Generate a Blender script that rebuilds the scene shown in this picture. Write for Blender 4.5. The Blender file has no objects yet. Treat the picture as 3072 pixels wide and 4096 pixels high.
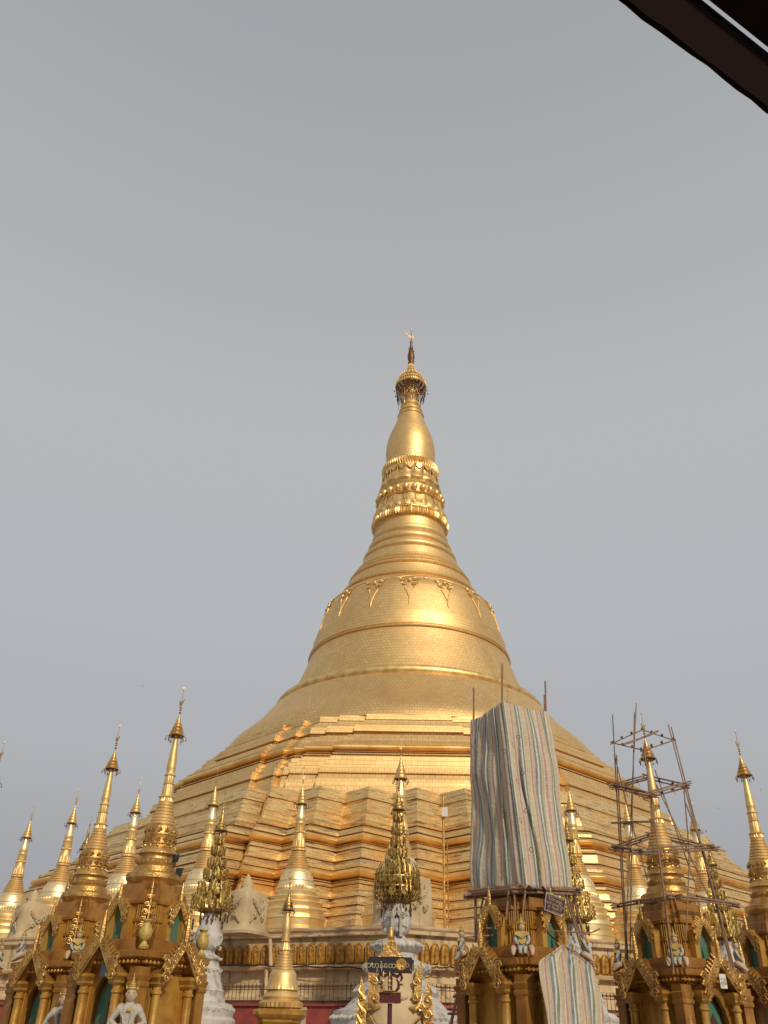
import bpy, math, random
from math import sin, cos, tan, pi, radians, hypot, atan2, sqrt
from mathutils import Vector, Matrix
random.seed(7)
S = bpy.context.scene
C = S.collection

# ------------------------------------------------------------------ camera
F_PX, PITCH, ROLL, YAW, DIST, EYE = 850.0, radians(32.5), radians(1.5), radians(-2.084), 98.0, 1.6
fw = Vector((sin(YAW)*cos(PITCH), cos(YAW)*cos(PITCH), sin(PITCH)))
r0 = Vector((cos(YAW), -sin(YAW), 0)); u0 = r0.cross(fw)
rt = r0*cos(ROLL)+u0*sin(ROLL); up = -r0*sin(ROLL)+u0*cos(ROLL)
CAM = Vector((0, -DIST, EYE))
cd = bpy.data.cameras.new('camera'); cam = bpy.data.objects.new('camera', cd); C.objects.link(cam)
cd.sensor_fit = 'VERTICAL'; cd.sensor_height = 24.0; cd.lens = 24.0*F_PX/1024
cd.clip_start = 0.1; cd.clip_end = 4000
m = Matrix((rt, up, -fw)).transposed().to_4x4(); m.translation = CAM
cam.matrix_world = m; S.camera = cam

def at(x, y, d):
    """world point seen at source pixel (x, y) of the 3072x4096 photo, d metres away in plan"""
    v = fw*F_PX + rt*(x/4-384) - up*(y/4-512)
    return CAM + v*(d/hypot(v.x, v.y))

# ------------------------------------------------------------------ sky, sun, exposure
SUN_EL, SUN_AZ = radians(33), radians(28)      # azimuth: to the right of straight behind the camera
W = bpy.data.worlds.new('World'); S.world = W; W.use_nodes = True
nt = W.node_tree; nt.nodes.clear()
out = nt.nodes.new('ShaderNodeOutputWorld'); bg = nt.nodes.new('ShaderNodeBackground')
sky = nt.nodes.new('ShaderNodeTexSky'); sky.sky_type = 'NISHITA'; sky.sun_disc = False
sky.sun_elevation = SUN_EL; sky.sun_rotation = pi-SUN_AZ; sky.dust_density = 6; sky.air_density = 2
tc = nt.nodes.new('ShaderNodeTexCoord'); sp = nt.nodes.new('ShaderNodeSeparateXYZ')
rp = nt.nodes.new('ShaderNodeValToRGB'); cr = rp.color_ramp
cr.interpolation = 'EASE'
stops = [(0.0, (3.2, 3.25, 3.45)), (0.12, (3.65, 3.7, 3.9)), (0.3, (4.4, 4.5, 4.65)), (0.45, (4.75, 4.87, 5.0)), (0.6, (4.8, 4.9, 5.0)), (0.75, (4.25, 4.35, 4.45)), (0.9, (3.7, 3.8, 3.9)), (1.0, (3.4, 3.5, 3.6))]
while len(cr.elements) < len(stops): cr.elements.new(0.5)
for e, (p, c) in zip(cr.elements, stops): e.position = p; e.color = (c[0]/10, c[1]/10, c[2]/10, 1)
sc_ = nt.nodes.new('ShaderNodeVectorMath'); sc_.operation = 'SCALE'; sc_.inputs['Scale'].default_value = 10.0
mx = nt.nodes.new('ShaderNodeMix'); mx.data_type = 'RGBA'; mx.inputs[0].default_value = 0.96
nt.links.new(tc.outputs['Generated'], sp.inputs[0]); nt.links.new(sp.outputs[2], rp.inputs[0])
nt.links.new(rp.outputs[0], sc_.inputs[0])
nt.links.new(sky.outputs[0], mx.inputs[6]); nt.links.new(sc_.outputs[0], mx.inputs[7])
nt.links.new(mx.outputs[2], bg.inputs[0]); bg.inputs[1].default_value = 0.1
nt.links.new(bg.outputs[0], out.inputs[0])
sd = bpy.data.lights.new('sun', 'SUN'); sd.energy = 2.6; sd.angle = radians(2.5); sd.color = (1.0, 0.89, 0.70)
sun = bpy.data.objects.new('sun', sd); C.objects.link(sun)
sdir = Vector((sin(SUN_AZ)*cos(SUN_EL), -cos(SUN_AZ)*cos(SUN_EL), sin(SUN_EL)))
sun.rotation_euler = sdir.to_track_quat('Z', 'Y').to_euler(); sun.location = (30, -120, 60)
S.view_settings.view_transform = 'Standard'; S.view_settings.look = 'None'
S.view_settings.exposure = 0.0; S.view_settings.gamma = 1.0
S.cycles.use_denoising = True; S.cycles.max_bounces = 8; S.cycles.glossy_bounces = 4
S.cycles.sample_clamp_indirect = 4.0

# ------------------------------------------------------------------ helpers
class G:
    """collects shapes and links them as ONE mesh object"""
    def __init__(s): s.v = []; s.f = []; s.uv = []
    def V(s, p, uv=(0, 0)):
        s.v.append(tuple(p)); s.uv.append(uv); return len(s.v)-1
    def grid(s, rows, close=False, uvs=None):
        n = len(rows[0]); b = len(s.v)
        for i, r in enumerate(rows):
            for j, p in enumerate(r): s.V(p, uvs[i][j] if uvs else (0, 0))
        for i in range(len(rows)-1):
            for j in range(n if close else n-1):
                k = (j+1) % n
                s.f.append((b+i*n+j, b+i*n+k, b+(i+1)*n+k, b+(i+1)*n+j))
        return b
    def lathe(s, prof, n=32, c=(0, 0), ph=0.0, cap=True):
        """prof: (r, z[, mod, k]) from bottom to top; seam at the back; uv in metres"""
        rows = []; uvs = []; v = 0; rm = max(p[0] for p in prof); last = None
        for p in prof:
            r, z = p[0], p[1]; md = p[2] if len(p) > 2 else 0; k = p[3] if len(p) > 3 else 0
            if last: v += hypot(r-last[0], z-last[1])
            last = (r, z); row = []; uu = []
            for j in range(n+1):
                a = pi/2+2*pi*j/n+ph
                q = r*(1+md*(abs(cos(k*a/2))*2-1)) if md else r
                row.append((c[0]+q*cos(a), c[1]+q*sin(a), z)); uu.append((j/n*2*pi*rm, v))
            rows.append(row); uvs.append(uu)
        b = s.grid(rows, False, uvs)
        if cap:
            if prof[-1][0] > .004: s.f.append(tuple(b+(len(rows)-1)*(n+1)+j for j in range(n)))
            if prof[0][0] > .004: s.f.append(tuple(b+j for j in range(n))[::-1])
        return s
    def loft(s, rings, cap=True, close=True):
        b = s.grid(rings, close); n = len(rings[0])
        if cap:
            s.f.append(tuple(b+(len(rings)-1)*n+j for j in range(n))); s.f.append(tuple(b+j for j in range(n))[::-1])
        return s
    def box(s, c, d, rz=0.0, M=None):
        x, y, z = d[0]/2, d[1]/2, d[2]/2; cs, sn = cos(rz), sin(rz); R = []
        for zz in (-z, z):
            r = []
            for a, b in ((-x, -y), (x, -y), (x, y), (-x, y)):
                p = Vector((a*cs-b*sn, a*sn+b*cs, zz)); p = (M @ p) if M else p
                r.append(tuple(p+Vector(c)))
            R.append(r)
        return s.loft(R)
    def tube(s, pts, r, n=6, cap=True):
        pts = [Vector(p) for p in pts]; rings = []
        rr = r if isinstance(r, (list, tuple)) else [r]*len(pts)
        ref = None
        for i, p in enumerate(pts):
            t = (pts[min(i+1, len(pts)-1)]-pts[max(i-1, 0)])
            t = t.normalized() if t.length > 1e-9 else Vector((0, 0, 1))
            if ref is None: ref = t.orthogonal().normalized()
            a = (ref-t*ref.dot(t)); a = a.normalized() if a.length > 1e-6 else t.orthogonal().normalized()
            ref = a; b = t.cross(a)
            rings.append([tuple(p+(a*cos(2*pi*j/n)+b*sin(2*pi*j/n))*rr[i]) for j in range(n)])
        return s.loft(rings, cap)
    def prism(s, poly, O, X, Y, N, t):
        """flat outline poly in the plane O + xX + yY, thickened by t along N"""
        O, X, Y, N = Vector(O), Vector(X), Vector(Y), Vector(N)
        return s.loft([[tuple(O+X*p[0]+Y*p[1]) for p in poly], [tuple(O+X*p[0]+Y*p[1]+N*t) for p in poly]])
    def ball(s, c, r, n=8, m=6):
        rx, ry, rz = r if isinstance(r, (tuple, list)) else (r, r, r)
        rows = []
        for i in range(m+1):
            a = -pi/2+pi*i/m
            rows.append([(c[0]+rx*max(cos(a), .02)*cos(2*pi*j/n), c[1]+ry*max(cos(a), .02)*sin(2*pi*j/n), c[2]+rz*sin(a)) for j in range(n)])
        return s.loft(rows)
    def join(s, o, M=None):
        b = len(s.v)
        for p, uv in zip(o.v, o.uv): s.V(tuple(M @ Vector(p)) if M else p, uv)
        s.f += [tuple(b+i for i in f) for f in o.f]; return s
    def build(s, name, mat, parent=None, smooth=35, uv=False):
        me = bpy.data.meshes.new(name); me.from_pydata(s.v, [], s.f); me.materials.append(mat)
        if uv:
            L = me.uv_layers.new(name='UVMap'); U = s.uv
            for lp in me.loops: L.data[lp.index].uv = U[lp.vertex_index]
        if smooth:
            me.polygons.foreach_set('use_smooth', [True]*len(me.polygons)); me.set_sharp_from_angle(angle=radians(smooth))
        me.update()
        return link(name, me, parent)

def link(name, data, parent=None):
    o = bpy.data.objects.new(name, data); C.objects.link(o)
    if parent: o.parent = parent
    return o

def tag(o, label=None, cat=None, group=None, kind=None):
    for k, v in (('label', label), ('category', cat), ('group', group), ('kind', kind)):
        if v: o[k] = v
    return o

def empty(name, loc, label, cat, group=None, rz=0):
    o = link(name, None); o.location = loc; o.rotation_euler = (0, 0, rz); o.empty_display_size = .2
    return tag(o, label, cat, group)

def kids(o): return [c for c in C.objects if c.parent == o]
def copy_tree(o, parent=None):
    c = o.copy(); C.objects.link(c); c.parent = parent
    for ch in kids(o): copy_tree(ch, c)
    return c

# ------------------------------------------------------------------ materials
def mat(name, col, rough=.6, metal=0.0, noise=None, rand=None, blotch=None, nscale=3.0, bump=0.0, bscale=20.0, brick=None, streak=None, spec=.5):
    M = bpy.data.materials.new(name); M.use_nodes = True; t = M.node_tree; N, L = t.nodes, t.links
    b = N['Principled BSDF']; b.inputs['Roughness'].default_value = rough; b.inputs['Metallic'].default_value = metal
    b.inputs['Specular IOR Level'].default_value = spec
    co = N.new('ShaderNodeTexCoord'); src = None
    def rgb(c):
        n = N.new('ShaderNodeRGB'); n.outputs[0].default_value = (*c, 1); return n.outputs[0]
    def mix(f, a, c, mode='MIX'):
        n = N.new('ShaderNodeMix'); n.data_type = 'RGBA'; n.blend_type = mode
        if isinstance(f, float): n.inputs[0].default_value = f
        else: L.new(f, n.inputs[0])
        L.new(a, n.inputs[6]); L.new(c, n.inputs[7]); return n.outputs[2]
    def noi(sc, det=4, vec=None, stretch=None):
        n = N.new('ShaderNodeTexNoise'); n.inputs['Scale'].default_value = sc; n.inputs['Detail'].default_value = det
        v = vec or co.outputs['Object']
        if stretch:
            mp = N.new('ShaderNodeMapping'); mp.inputs['Scale'].default_value = stretch; L.new(v, mp.inputs[0]); v = mp.outputs[0]
        L.new(v, n.inputs['Vector']); return n.outputs['Fac']
    def ramp(f, a, c):
        n = N.new('ShaderNodeMapRange'); n.inputs[1].default_value = a; n.inputs[2].default_value = c; L.new(f, n.inputs[0]); return n.outputs[0]
    base = rgb(col); h = None
    if brick:
        bw, bh, mort, mcol, c2 = brick
        k = N.new('ShaderNodeTexBrick'); L.new(co.outputs['UV'], k.inputs['Vector'])
        k.inputs['Scale'].default_value = 1; k.inputs['Brick Width'].default_value = bw; k.inputs['Row Height'].default_value = bh
        k.inputs['Mortar Size'].default_value = mort; k.inputs['Mortar Smooth'].default_value = .3; k.inputs['Bias'].default_value = 0
        k.inputs['Color1'].default_value = (*col, 1); k.inputs['Color2'].default_value = (*c2, 1); k.inputs['Mortar'].default_value = (*mcol, 1)
        k.offset = .5; base = k.outputs['Color']; h = k.outputs['Fac']
    if noise:
        nf = ramp(noi(nscale, 5), .42, .62)
        if brick:
            hm = N.new('ShaderNodeMath'); hm.operation = 'MULTIPLY'; hm.inputs[1].default_value = .35; L.new(nf, hm.inputs[0]); nf = hm.outputs[0]
        base = mix(nf, base, rgb(noise))
    if streak:
        sc_, st, amt = streak[1], streak[2], streak[3]
        f = ramp(noi(sc_, 6, stretch=st), .53, .68)
        mm = N.new('ShaderNodeMath'); mm.operation = 'MULTIPLY'; mm.inputs[1].default_value = amt; L.new(f, mm.inputs[0])
        base = mix(mm.outputs[0], base, rgb(streak[0]))
    if blotch:      # large dull patches and rain runs
        f = ramp(noi(blotch[1], 6, stretch=blotch[2]), .5, .75)
        mm = N.new('ShaderNodeMath'); mm.operation = 'MULTIPLY'; mm.inputs[1].default_value = blotch[3]; L.new(f, mm.inputs[0])
        base = mix(mm.outputs[0], base, rgb(blotch[0]))
    if rand:
        oi = N.new('ShaderNodeObjectInfo'); mm = N.new('ShaderNodeMath'); mm.operation = 'MULTIPLY'; mm.inputs[1].default_value = rand[1]; L.new(oi.outputs['Random'], mm.inputs[0])
        base = mix(mm.outputs[0], base, rgb(rand[0]))
    L.new(base, b.inputs['Base Color'])
    if bump or h:
        bp = N.new('ShaderNodeBump'); bp.inputs['Strength'].default_value = bump or .3; bp.inputs['Distance'].default_value = .03
        hh = noi(bscale, 3)
        if h:
            cell = N.new('ShaderNodeSeparateColor'); L.new(k.outputs['Color'], cell.inputs[0])
            a = N.new('ShaderNodeMath'); a.operation = 'MULTIPLY_ADD'; a.inputs[1].default_value = -1.2; L.new(h, a.inputs[0]); L.new(hh, a.inputs[2]); hh = a.outputs[0]
        L.new(hh, bp.inputs['Height']); L.new(bp.outputs[0], b.inputs['Normal'])
    if metal > .5:
        rr = N.new('ShaderNodeMapRange'); rr.inputs[3].default_value = max(rough-.1, .05); rr.inputs[4].default_value = rough+.12
        if brick:
            sc3 = N.new('ShaderNodeSeparateColor'); L.new(k.outputs['Color'], sc3.inputs[0]); ad = N.new('ShaderNodeMath'); ad.operation = 'MULTIPLY_ADD'; ad.inputs[1].default_value = .9; L.new(noi(.7, 5), ad.inputs[0]); sb_ = N.new('ShaderNodeMath'); sb_.operation = 'SUBTRACT'; sb_.inputs[0].default_value = .75; L.new(sc3.outputs[0], sb_.inputs[1]); L.new(sb_.outputs[0], ad.inputs[2]); L.new(ad.outputs[0], rr.inputs[0])
        else: L.new(noi(2.5, 5), rr.inputs[0]); L.new(rr.outputs[0], b.inputs['Roughness'])
    return M
GT = mat('gold_plates', (.84, .585, .275), .5, .86, noise=(.76, .48, .18), nscale=.3, bump=.14, bscale=1.6, brick=(.5, .40, .018, (.40, .23, .08), (.76, .50, .20)), blotch=((.50, .31, .15), .35, (1, 1, .3), .35))
GL = mat('gold_plates_weathered', (.85, .64, .31), .48, .74, noise=(.80, .52, .19), nscale=.35, bump=.2, bscale=2.5, brick=(.5, .36, .014, (.44, .26, .10), (.74, .52, .24)), streak=((.20, .11, .06), 1.5, (.45, .45, 4.5), .8), blotch=((.78, .40, .10), .28, (1, 1, .4), .55))
GB = mat('fresh_gold_moulding', (.88, .58, .22), .42, .82, noise=(.74, .42, .13), nscale=.6, bump=.2, bscale=3)
GM = mat('gold_molding', (.82, .57, .24), .46, .85, noise=(.62, .40, .15), nscale=1.2, bump=.25, bscale=5)
GS = mat('bright_gold_leaf', (.82, .60, .29), .52, .8, noise=(.76, .51, .2), nscale=2, bump=.3, bscale=6, rand=((.66, .42, .15), .6))
GQ = mat('pale_gold_steps', (.88, .72, .40), .42, .8, noise=(.80, .54, .2), nscale=1.1, bump=.3, bscale=5, rand=((.80, .58, .28), .6))
GP = mat('pale_gold', (.88, .75, .48), .45, .8, noise=(.86, .70, .42), nscale=2, bump=.2, bscale=6, rand=((.84, .64, .34), .6))
GO = mat('old_gold_paint', (.60, .37, .12), .38, .75, noise=(.42, .22, .06), nscale=4, bump=.5, bscale=22)
GD = mat('tarnished_gold', (.58, .38, .11), .36, .85, noise=(.24, .13, .05), nscale=7, bump=.4, bscale=25)
GR = mat('old_bronze', (.16, .08, .04), .5, .7, bump=.3, bscale=20)
GY = mat('yellow_gilt', (.86, .66, .18), .35, .8, bump=.3, bscale=15)
OC = mat('ochre_paint', (.38, .18, .036), .45, .3, noise=(.27, .115, .022), nscale=1.6, bump=.3, bscale=9, streak=((.12, .05, .018), 2.4, (2.2, 2.2, .2), .65))
OY = mat('yellow_ochre_paint', (.50, .28, .055), .42, .3, noise=(.38, .18, .03), nscale=2.5, bump=.25, bscale=9, streak=((.17, .075, .02), 2.4, (2.4, 2.4, .2), .5))
CR = mat('cream_plaster', (.60, .45, .26), .75, 0, noise=(.52, .38, .20), nscale=1.1, bump=.25, bscale=8, streak=((.12, .075, .05), 1.6, (1.6, 1.6, .16), .75))
CA = mat('cream_carving', (.54, .42, .25), .7, 0, noise=(.46, .34, .19), nscale=1.6, bump=.35, bscale=7, streak=((.25, .18, .12), 1.4, (1, 1, .4), .35))
WH = mat('white_stucco', (.53, .495, .45), .75, 0, noise=(.46, .42, .38), nscale=3, bump=.9, bscale=14, streak=((.17, .14, .12), 3.0, (1, 1, .8), .6))
WS = mat('white_paint', (.44, .405, .35), .6, 0, noise=(.36, .31, .25), nscale=12, bump=.6, bscale=30)
PL = mat('lotus_gold_paint', (.56, .31, .06), .5, .3, noise=(.34, .15, .03), nscale=6, bump=.6, bscale=25)
GN = mat('green_interior_paint', (.085, .155, .10), .6, 0, noise=(.05, .15, .10), nscale=2.5, bump=.1)
RD = mat('red_paint', (.34, .06, .045), .6, 0, noise=(.24, .05, .04), nscale=3, bump=.1)
MA = mat('maroon_lacquer', (.09, .018, .02), .25, 0, bump=.1)
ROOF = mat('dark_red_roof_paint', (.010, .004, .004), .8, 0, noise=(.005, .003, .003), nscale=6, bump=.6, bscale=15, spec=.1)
BM = mat('bamboo', (.30, .18, .105), .6, 0, noise=(.22, .13, .08), nscale=9, bump=.4, bscale=30, rand=((.18, .105, .065), .8))
RP = mat('rope_lashing', (.13, .06, .04), .85, 0, bump=.6, bscale=60)
SK = mat('statue_skin_paint', (.46, .34, .23), .6, 0, noise=(.46, .32, .22), nscale=14, bump=.2, bscale=30)
YG = mat('statue_yellow_paint', (.52, .38, .10), .5, .2, noise=(.38, .24, .06), nscale=12, bump=.3, bscale=30)
BG = mat('statue_blue_grey_paint', (.30, .295, .25), .6, 0, noise=(.42, .42, .38), nscale=12, bump=.3, bscale=30)
BK = mat('dark_metal', (.03, .03, .035), .4, .5)
DK = mat('dark_line_and_shade_paint', (.05, .03, .02), .6)
SB = mat('sign_black', (.022, .014, .016), .35)
SP = mat('sign_purple', (.055, .02, .05), .4)
SW = mat('sign_white', (.62, .58, .52), .6)
TY = mat('sign_lettering', (.42, .33, .17), .5)
MB_ = mat('marble_plaque', (.55, .53, .48), .5, 0, noise=(.46, .44, .40), nscale=20)
IR = mat('rusty_iron', (.10, .055, .035), .7, .3)
GROUND = mat('marble_paving', (.42, .38, .33), .35, 0, noise=(.34, .30, .26), nscale=.8, bump=.1)

def tarp_material():
    M = bpy.data.materials.new('striped_tarpaulin'); M.use_nodes = True; t = M.node_tree; N, L = t.nodes, t.links
    b = N['Principled BSDF']; b.inputs['Roughness'].default_value = .5; b.inputs['Specular IOR Level'].default_value = .35
    co = N.new('ShaderNodeTexCoord'); s = N.new('ShaderNodeSeparateXYZ'); L.new(co.outputs['UV'], s.inputs[0])
    fr = N.new('ShaderNodeMath'); fr.operation = 'FRACT'; L.new(s.outputs[0], fr.inputs[0])
    r = N.new('ShaderNodeValToRGB'); r.color_ramp.interpolation = 'CONSTANT'; L.new(fr.outputs[0], r.inputs[0])
    cs = [(0, (.46, .37, .23)), (.20, (.52, .48, .42)), (.27, (.42, .20, .17)), (.38, (.48, .41, .34)), (.46, (.46, .36, .22)), (.61, (.13, .16, .215)), (.74, (.54, .52, .47)), (.81, (.15, .19, .115)), (.92, (.53, .48, .42))]
    e = r.color_ramp.elements
    while len(e) < len(cs): e.new(.5)
    for el, (p, c) in zip(e, cs): el.position = p; el.color = (*c, 1)
    n = N.new('ShaderNodeTexNoise'); n.inputs['Scale'].default_value = 5; n.inputs['Detail'].default_value = 6; L.new(co.outputs['Object'], n.inputs[0])
    mp = N.new('ShaderNodeMapRange'); mp.inputs[1].default_value = .3; mp.inputs[2].default_value = .7; mp.inputs[3].default_value = 0; mp.inputs[4].default_value = .35
    L.new(n.outputs['Fac'], mp.inputs[0])
    g = N.new('ShaderNodeMix'); g.data_type = 'RGBA'; L.new(mp.outputs[0], g.inputs[0]); L.new(r.outputs[0], g.inputs[6]); g.inputs[7].default_value = (.42, .36, .29, 1)
    L.new(g.outputs[2], b.inputs['Base Color'])
    n2 = N.new('ShaderNodeTexNoise'); n2.inputs['Scale'].default_value = 9; n2.inputs['Detail'].default_value = 5; L.new(co.outputs['Object'], n2.inputs[0])
    bp = N.new('ShaderNodeBump'); bp.inputs['Strength'].default_value = .7; bp.inputs['Distance'].default_value = .04
    L.new(n2.outputs['Fac'], bp.inputs['Height']); L.new(bp.outputs[0], b.inputs['Normal'])
    return M
TARP = tarp_material()

# ------------------------------------------------------------------ ground
g = G(); g.grid([[(-900, -400, 0), (900, -400, 0)], [(-900, 1200, 0), (900, 1200, 0)]])
tag(g.build('ground', GROUND, None, 0), kind='structure')

# ------------------------------------------------------------------ the great pagoda
R45 = [(cos(pi/4*k), sin(pi/4*k)) for k in range(8)]
def rotk(p, c): return (p[0]*c[0]-p[1]*c[1], p[0]*c[1]+p[1]*c[0])
def half_face(A):
    x0 = 3.9+.64*(A-20.1); x1 = x0+2.55; x2 = .4142*A; a0, a1 = A+1.0, A+.5
    return [(0, -a0), (x0, -a0), (x0, -a1), (x1, -a1), (x1, -A), (x2, -A)]
def upper_face(A):
    h = half_face(A); return [(-x, y) for x, y in h[::-1]] + h[1:]
def loft_faces(g, faces_of, prof, turns):
    for c in turns:
        rows, uvs, v, last = [], [], 0, None
        for A, z in prof:
            pts = faces_of(A); n = len(pts)//2
            if last: v += hypot(A-last[0], z-last[1])
            last = (A, z); us = [0]
            for i in range(1, len(pts)): us.append(us[-1]+hypot(pts[i][0]-pts[i-1][0], pts[i][1]-pts[i-1][1]))
            mid = us[n] if len(pts) % 2 else us[-1]/2
            rows.append([(*rotk(p, c), z) for p in pts]); uvs.append([(u-mid+300, v) for u in us])
        g.grid(rows, False, uvs)
pg = empty('pagoda', (0, 0, 0), 'huge golden bell-shaped pagoda rising behind all the small shrines', 'pagoda')
def torus(r, z, h, bulge, n=6):
    """profile points of a half-round moulding standing bulge proud of r, bottom z to z+h"""
    return [(r+bulge*sin(pi*i/n), z+h*(1-cos(pi*i/n))/2) for i in range(n+1)]
def grooved(prof, zs, dep=.12, h=.04):
    out_ = []
    for (a, b) in zip(prof, prof[1:]+[None]):
        out_.append(a)
        if b is None: break
        for z in sorted(zs):
            if a[1] <= z < b[1] and b[1]-a[1] > 1e-6:
                t = (z-a[1])/(b[1]-a[1]); r = a[0]+(b[0]-a[0])*t
                out_ += [(r, z), (r-dep, z+.005), (r-dep, z+h), (r+.10, z+h+.005)]
    return out_
# zigzag base terraces
AR = [-12.96, -10.9, -7.04, -3.15, .67, 4.5, 7.9, 10.9, 12.96]
def zig(off):
    pts = []
    for i, x in enumerate(AR):
        ytop = -29.05 if 0 < i < len(AR)-1 else -28.3
        pts.append((x, ytop-off*1.4142))
        if i < len(AR)-1:
            x2 = AR[i+1]; y2 = -29.05 if i+1 < len(AR)-1 else -28.3
            xm = (x+x2)/2+(y2-ytop)/2*(-1); ym = ytop+(xm-x)
            pts.append((xm, ym-off*1.4142))
    return pts
def diag(off):
    a, b = (12.96, -28.3-off*1.4142), (28.3+off*1.4142, -12.96)
    q = []
    # three small steps close to each corner, as on the front
    for t in (0, 1): q.append((a[0]+(b[0]-a[0])*t, a[1]+(b[1]-a[1])*t))
    return q
base_prof = [(10.4, 6.2), (9.9, 6.9), (9.9, 7.3), (9.2, 7.35), (9.2, 7.9), (8.9, 8.0), (8.75, 8.5), (8.3, 8.55), (8.15, 9.0), (7.9, 9.05), (7.8, 9.45), (7.5, 9.55), (7.3, 10.2), (7.1, 10.25),
  (7.05, 10.55), (6.75, 10.62), (6.8, 10.9), (6.55, 10.95), (6.55, 11.2), (6.45, 11.3)] + torus(6.1, 11.35, .65, .62) + [(5.9, 12.02), (6.25, 12.08), (6.25, 12.25), (5.8, 12.8), (5.45, 12.85), (5.35, 13.4), (5.25, 13.45),
  (5.25, 13.7), (4.95, 13.72), (4.95, 14.0), (4.6, 14.02)] + torus(4.35, 14.08, .62, .6) + [(4.15, 14.75), (4.55, 14.8), (4.5, 15.0), (3.7, 15.5), (2.95, 15.55), (2.95, 15.75), (2.6, 15.8), (2.65, 16.15), (2.3, 16.2), (2.3, 16.6), (1.95, 16.65), (1.95, 17.0), (1.6, 17.05), (1.05, 18.1), (1.05, 18.3), (.6, 18.32), (.35, 18.9), (.3, 19.0), (0, 19.56), (-1.5, 19.75)]
base_prof = grooved(base_prof, [7.6, 8.8, 9.4, 10.0, 10.85, 11.15, 12.62, 13.5, 13.9, 15.4, 15.68, 16.2, 17.04, 18.28])
g = G()
loft_faces(g, zig, base_prof, [R45[0], R45[2], R45[4], R45[6]])
loft_faces(g, diag, base_prof, [R45[0], R45[2], R45[4], R45[6]])
g.build('zigzag_terrace', GL, pg, 30, True)
for o0, z0, hh, bb in ((6.1, 11.35, .65, .62), (4.35, 14.08, .62, .6)):      # half-round gilt mouldings 2 cm proud of the wall
    tp = [(a+.03, z) for a, z in torus(o0, z0-.01, hh+.02, bb, 8)]; g = G()
    loft_faces(g, zig, tp, [R45[0], R45[2], R45[4], R45[6]]); loft_faces(g, diag, tp, [R45[0], R45[2], R45[4], R45[6]])
    g.build('half_round_moulding', GB, pg, 50, True)
up_prof = [(26.0, 19.3), (26.0, 20.2), (25.95, 20.6), (25.75, 20.95), (25.65, 21.2), (25.75, 21.25), (25.55, 21.75), (25.5, 22.0), (24.95, 22.2), (24.9, 22.55), (24.5, 22.7), (24.45, 23.05), (24.15, 23.12), (24.2, 23.4), (23.9, 23.45), (23.95, 23.62)]
for A, z in torus(23.75, 23.66, .62, .42): up_prof.append((A, z))
up_prof += [(23.7, 24.3), (23.75, 24.5), (23.3, 24.75), (23.1, 25.1), (22.6, 25.3), (22.45, 25.55), (21.7, 25.6), (21.75, 25.85), (21.5, 25.88), (21.55, 26.1), (21.75, 26.13), (21.6, 26.75), (21.2, 26.85), (21.0, 27.25), (20.5, 27.4), (20.4, 27.62), (20.15, 27.65), (20.2, 27.72), (20.1, 28.3), (18.6, 28.6)]
up_prof = grooved(up_prof, [21.22, 23.2, 23.4, 25.9, 26.08, 27.64], .2, .07)
g = G(); loft_faces(g, upper_face, up_prof, R45); g.build('octagonal_terrace', GT, pg, 30, True)
g = G(); loft_faces(g, upper_face, [(a+.03, z) for a, z in torus(23.75, 23.65, .64, .42, 8)], R45); g.build('half_round_moulding', GB, pg, 50, True)
# bowl, rim, bell
g = G()
g.lathe([(20.2, 27.9), (21.15, 28.3), (20.95, 28.9), (20.35, 29.8), (19.12, 30.9), (18.0, 32.0), (16.95, 33.4), (16.3, 34.2), (15.9, 34.55), (15.4, 34.6)], 160, cap=False)
g.build('inverted_bowl', GT, pg, 25, True)
g = G(); g.lathe([(15.2, 34.45)]+torus(15.25, 34.5, 1.1, .55, 10)+[(14.2, 35.65)], 160, cap=False); g.build('bell_rim', GM, pg, 40, True)
BELL = [(14.35, 35.5), (13.9, 36.4), (13.45, 37.7), (12.9, 39.2), (12.45, 40.4), (12.2, 41.3), (12.15, 41.45), (12.32, 41.5), (12.36, 41.62), (12.2, 41.72), (12.2, 41.78), (12.3, 41.84), (12.26, 41.98), (12.02, 42.05), (11.88, 43.1), (11.86, 43.6), (11.78, 43.62), (11.45, 44.9), (11.1, 46.2), (10.75, 47.4), (10.4, 48.2), (9.9, 48.75), (9.35, 49.3), (8.9, 49.8)]
g = G(); g.lathe(BELL, 160, cap=False); bell = g.build('bell', GT, pg, 28, True)
def rad(prof, z):
    for (a, b) in zip(prof, prof[1:]):
        if min(a[1], b[1]) <= z <= max(a[1], b[1]) and a[1] != b[1]:
            return a[0]+(b[0]-a[0])*(z-a[1])/(b[1]-a[1])
    return prof[-1][0]
def on_bell(a, z, o=.06):
    r = rad(BELL, z)+o; return (r*cos(a), r*sin(a), z)
g = G()
for k in range(16):
    a = -pi/2+2*pi*k/16
    for s in (-1, 1):
        g.tube([on_bell(a+s*w, z) for w, z in ((.0, 44.9), (.008, 45.6), (.028, 46.3), (.05, 46.8), (.045, 47.15), (.02, 47.3))], [.04, .06, .07, .07, .06, .04], 5)
        for (cx, cz, rr) in ((.055, 47.5, .38), (.075, 48.2, .42)):
            pts = []
            for i in range(13):
                t = i/12*3.6*pi; q = rr*(1-i/14)
                pts.append(on_bell(a+s*(cx+q*cos(t)/10.6), cz+q*sin(t)*.8, .1+.12*i/12))
            g.tube(pts, .07, 5)
        g.tube([on_bell(a+s*w, z) for w, z in ((.0, 48.2), (.06, 48.6), (.13, 48.55), (.2, 48.75))], [.1, .12, .12, .05], 5)
    g.tube([on_bell(a, z) for z in (44.4, 45.0)], [.04, .13], 5)
    g.ball(on_bell(a, 48.0, .12), .25, 8, 5)
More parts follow.
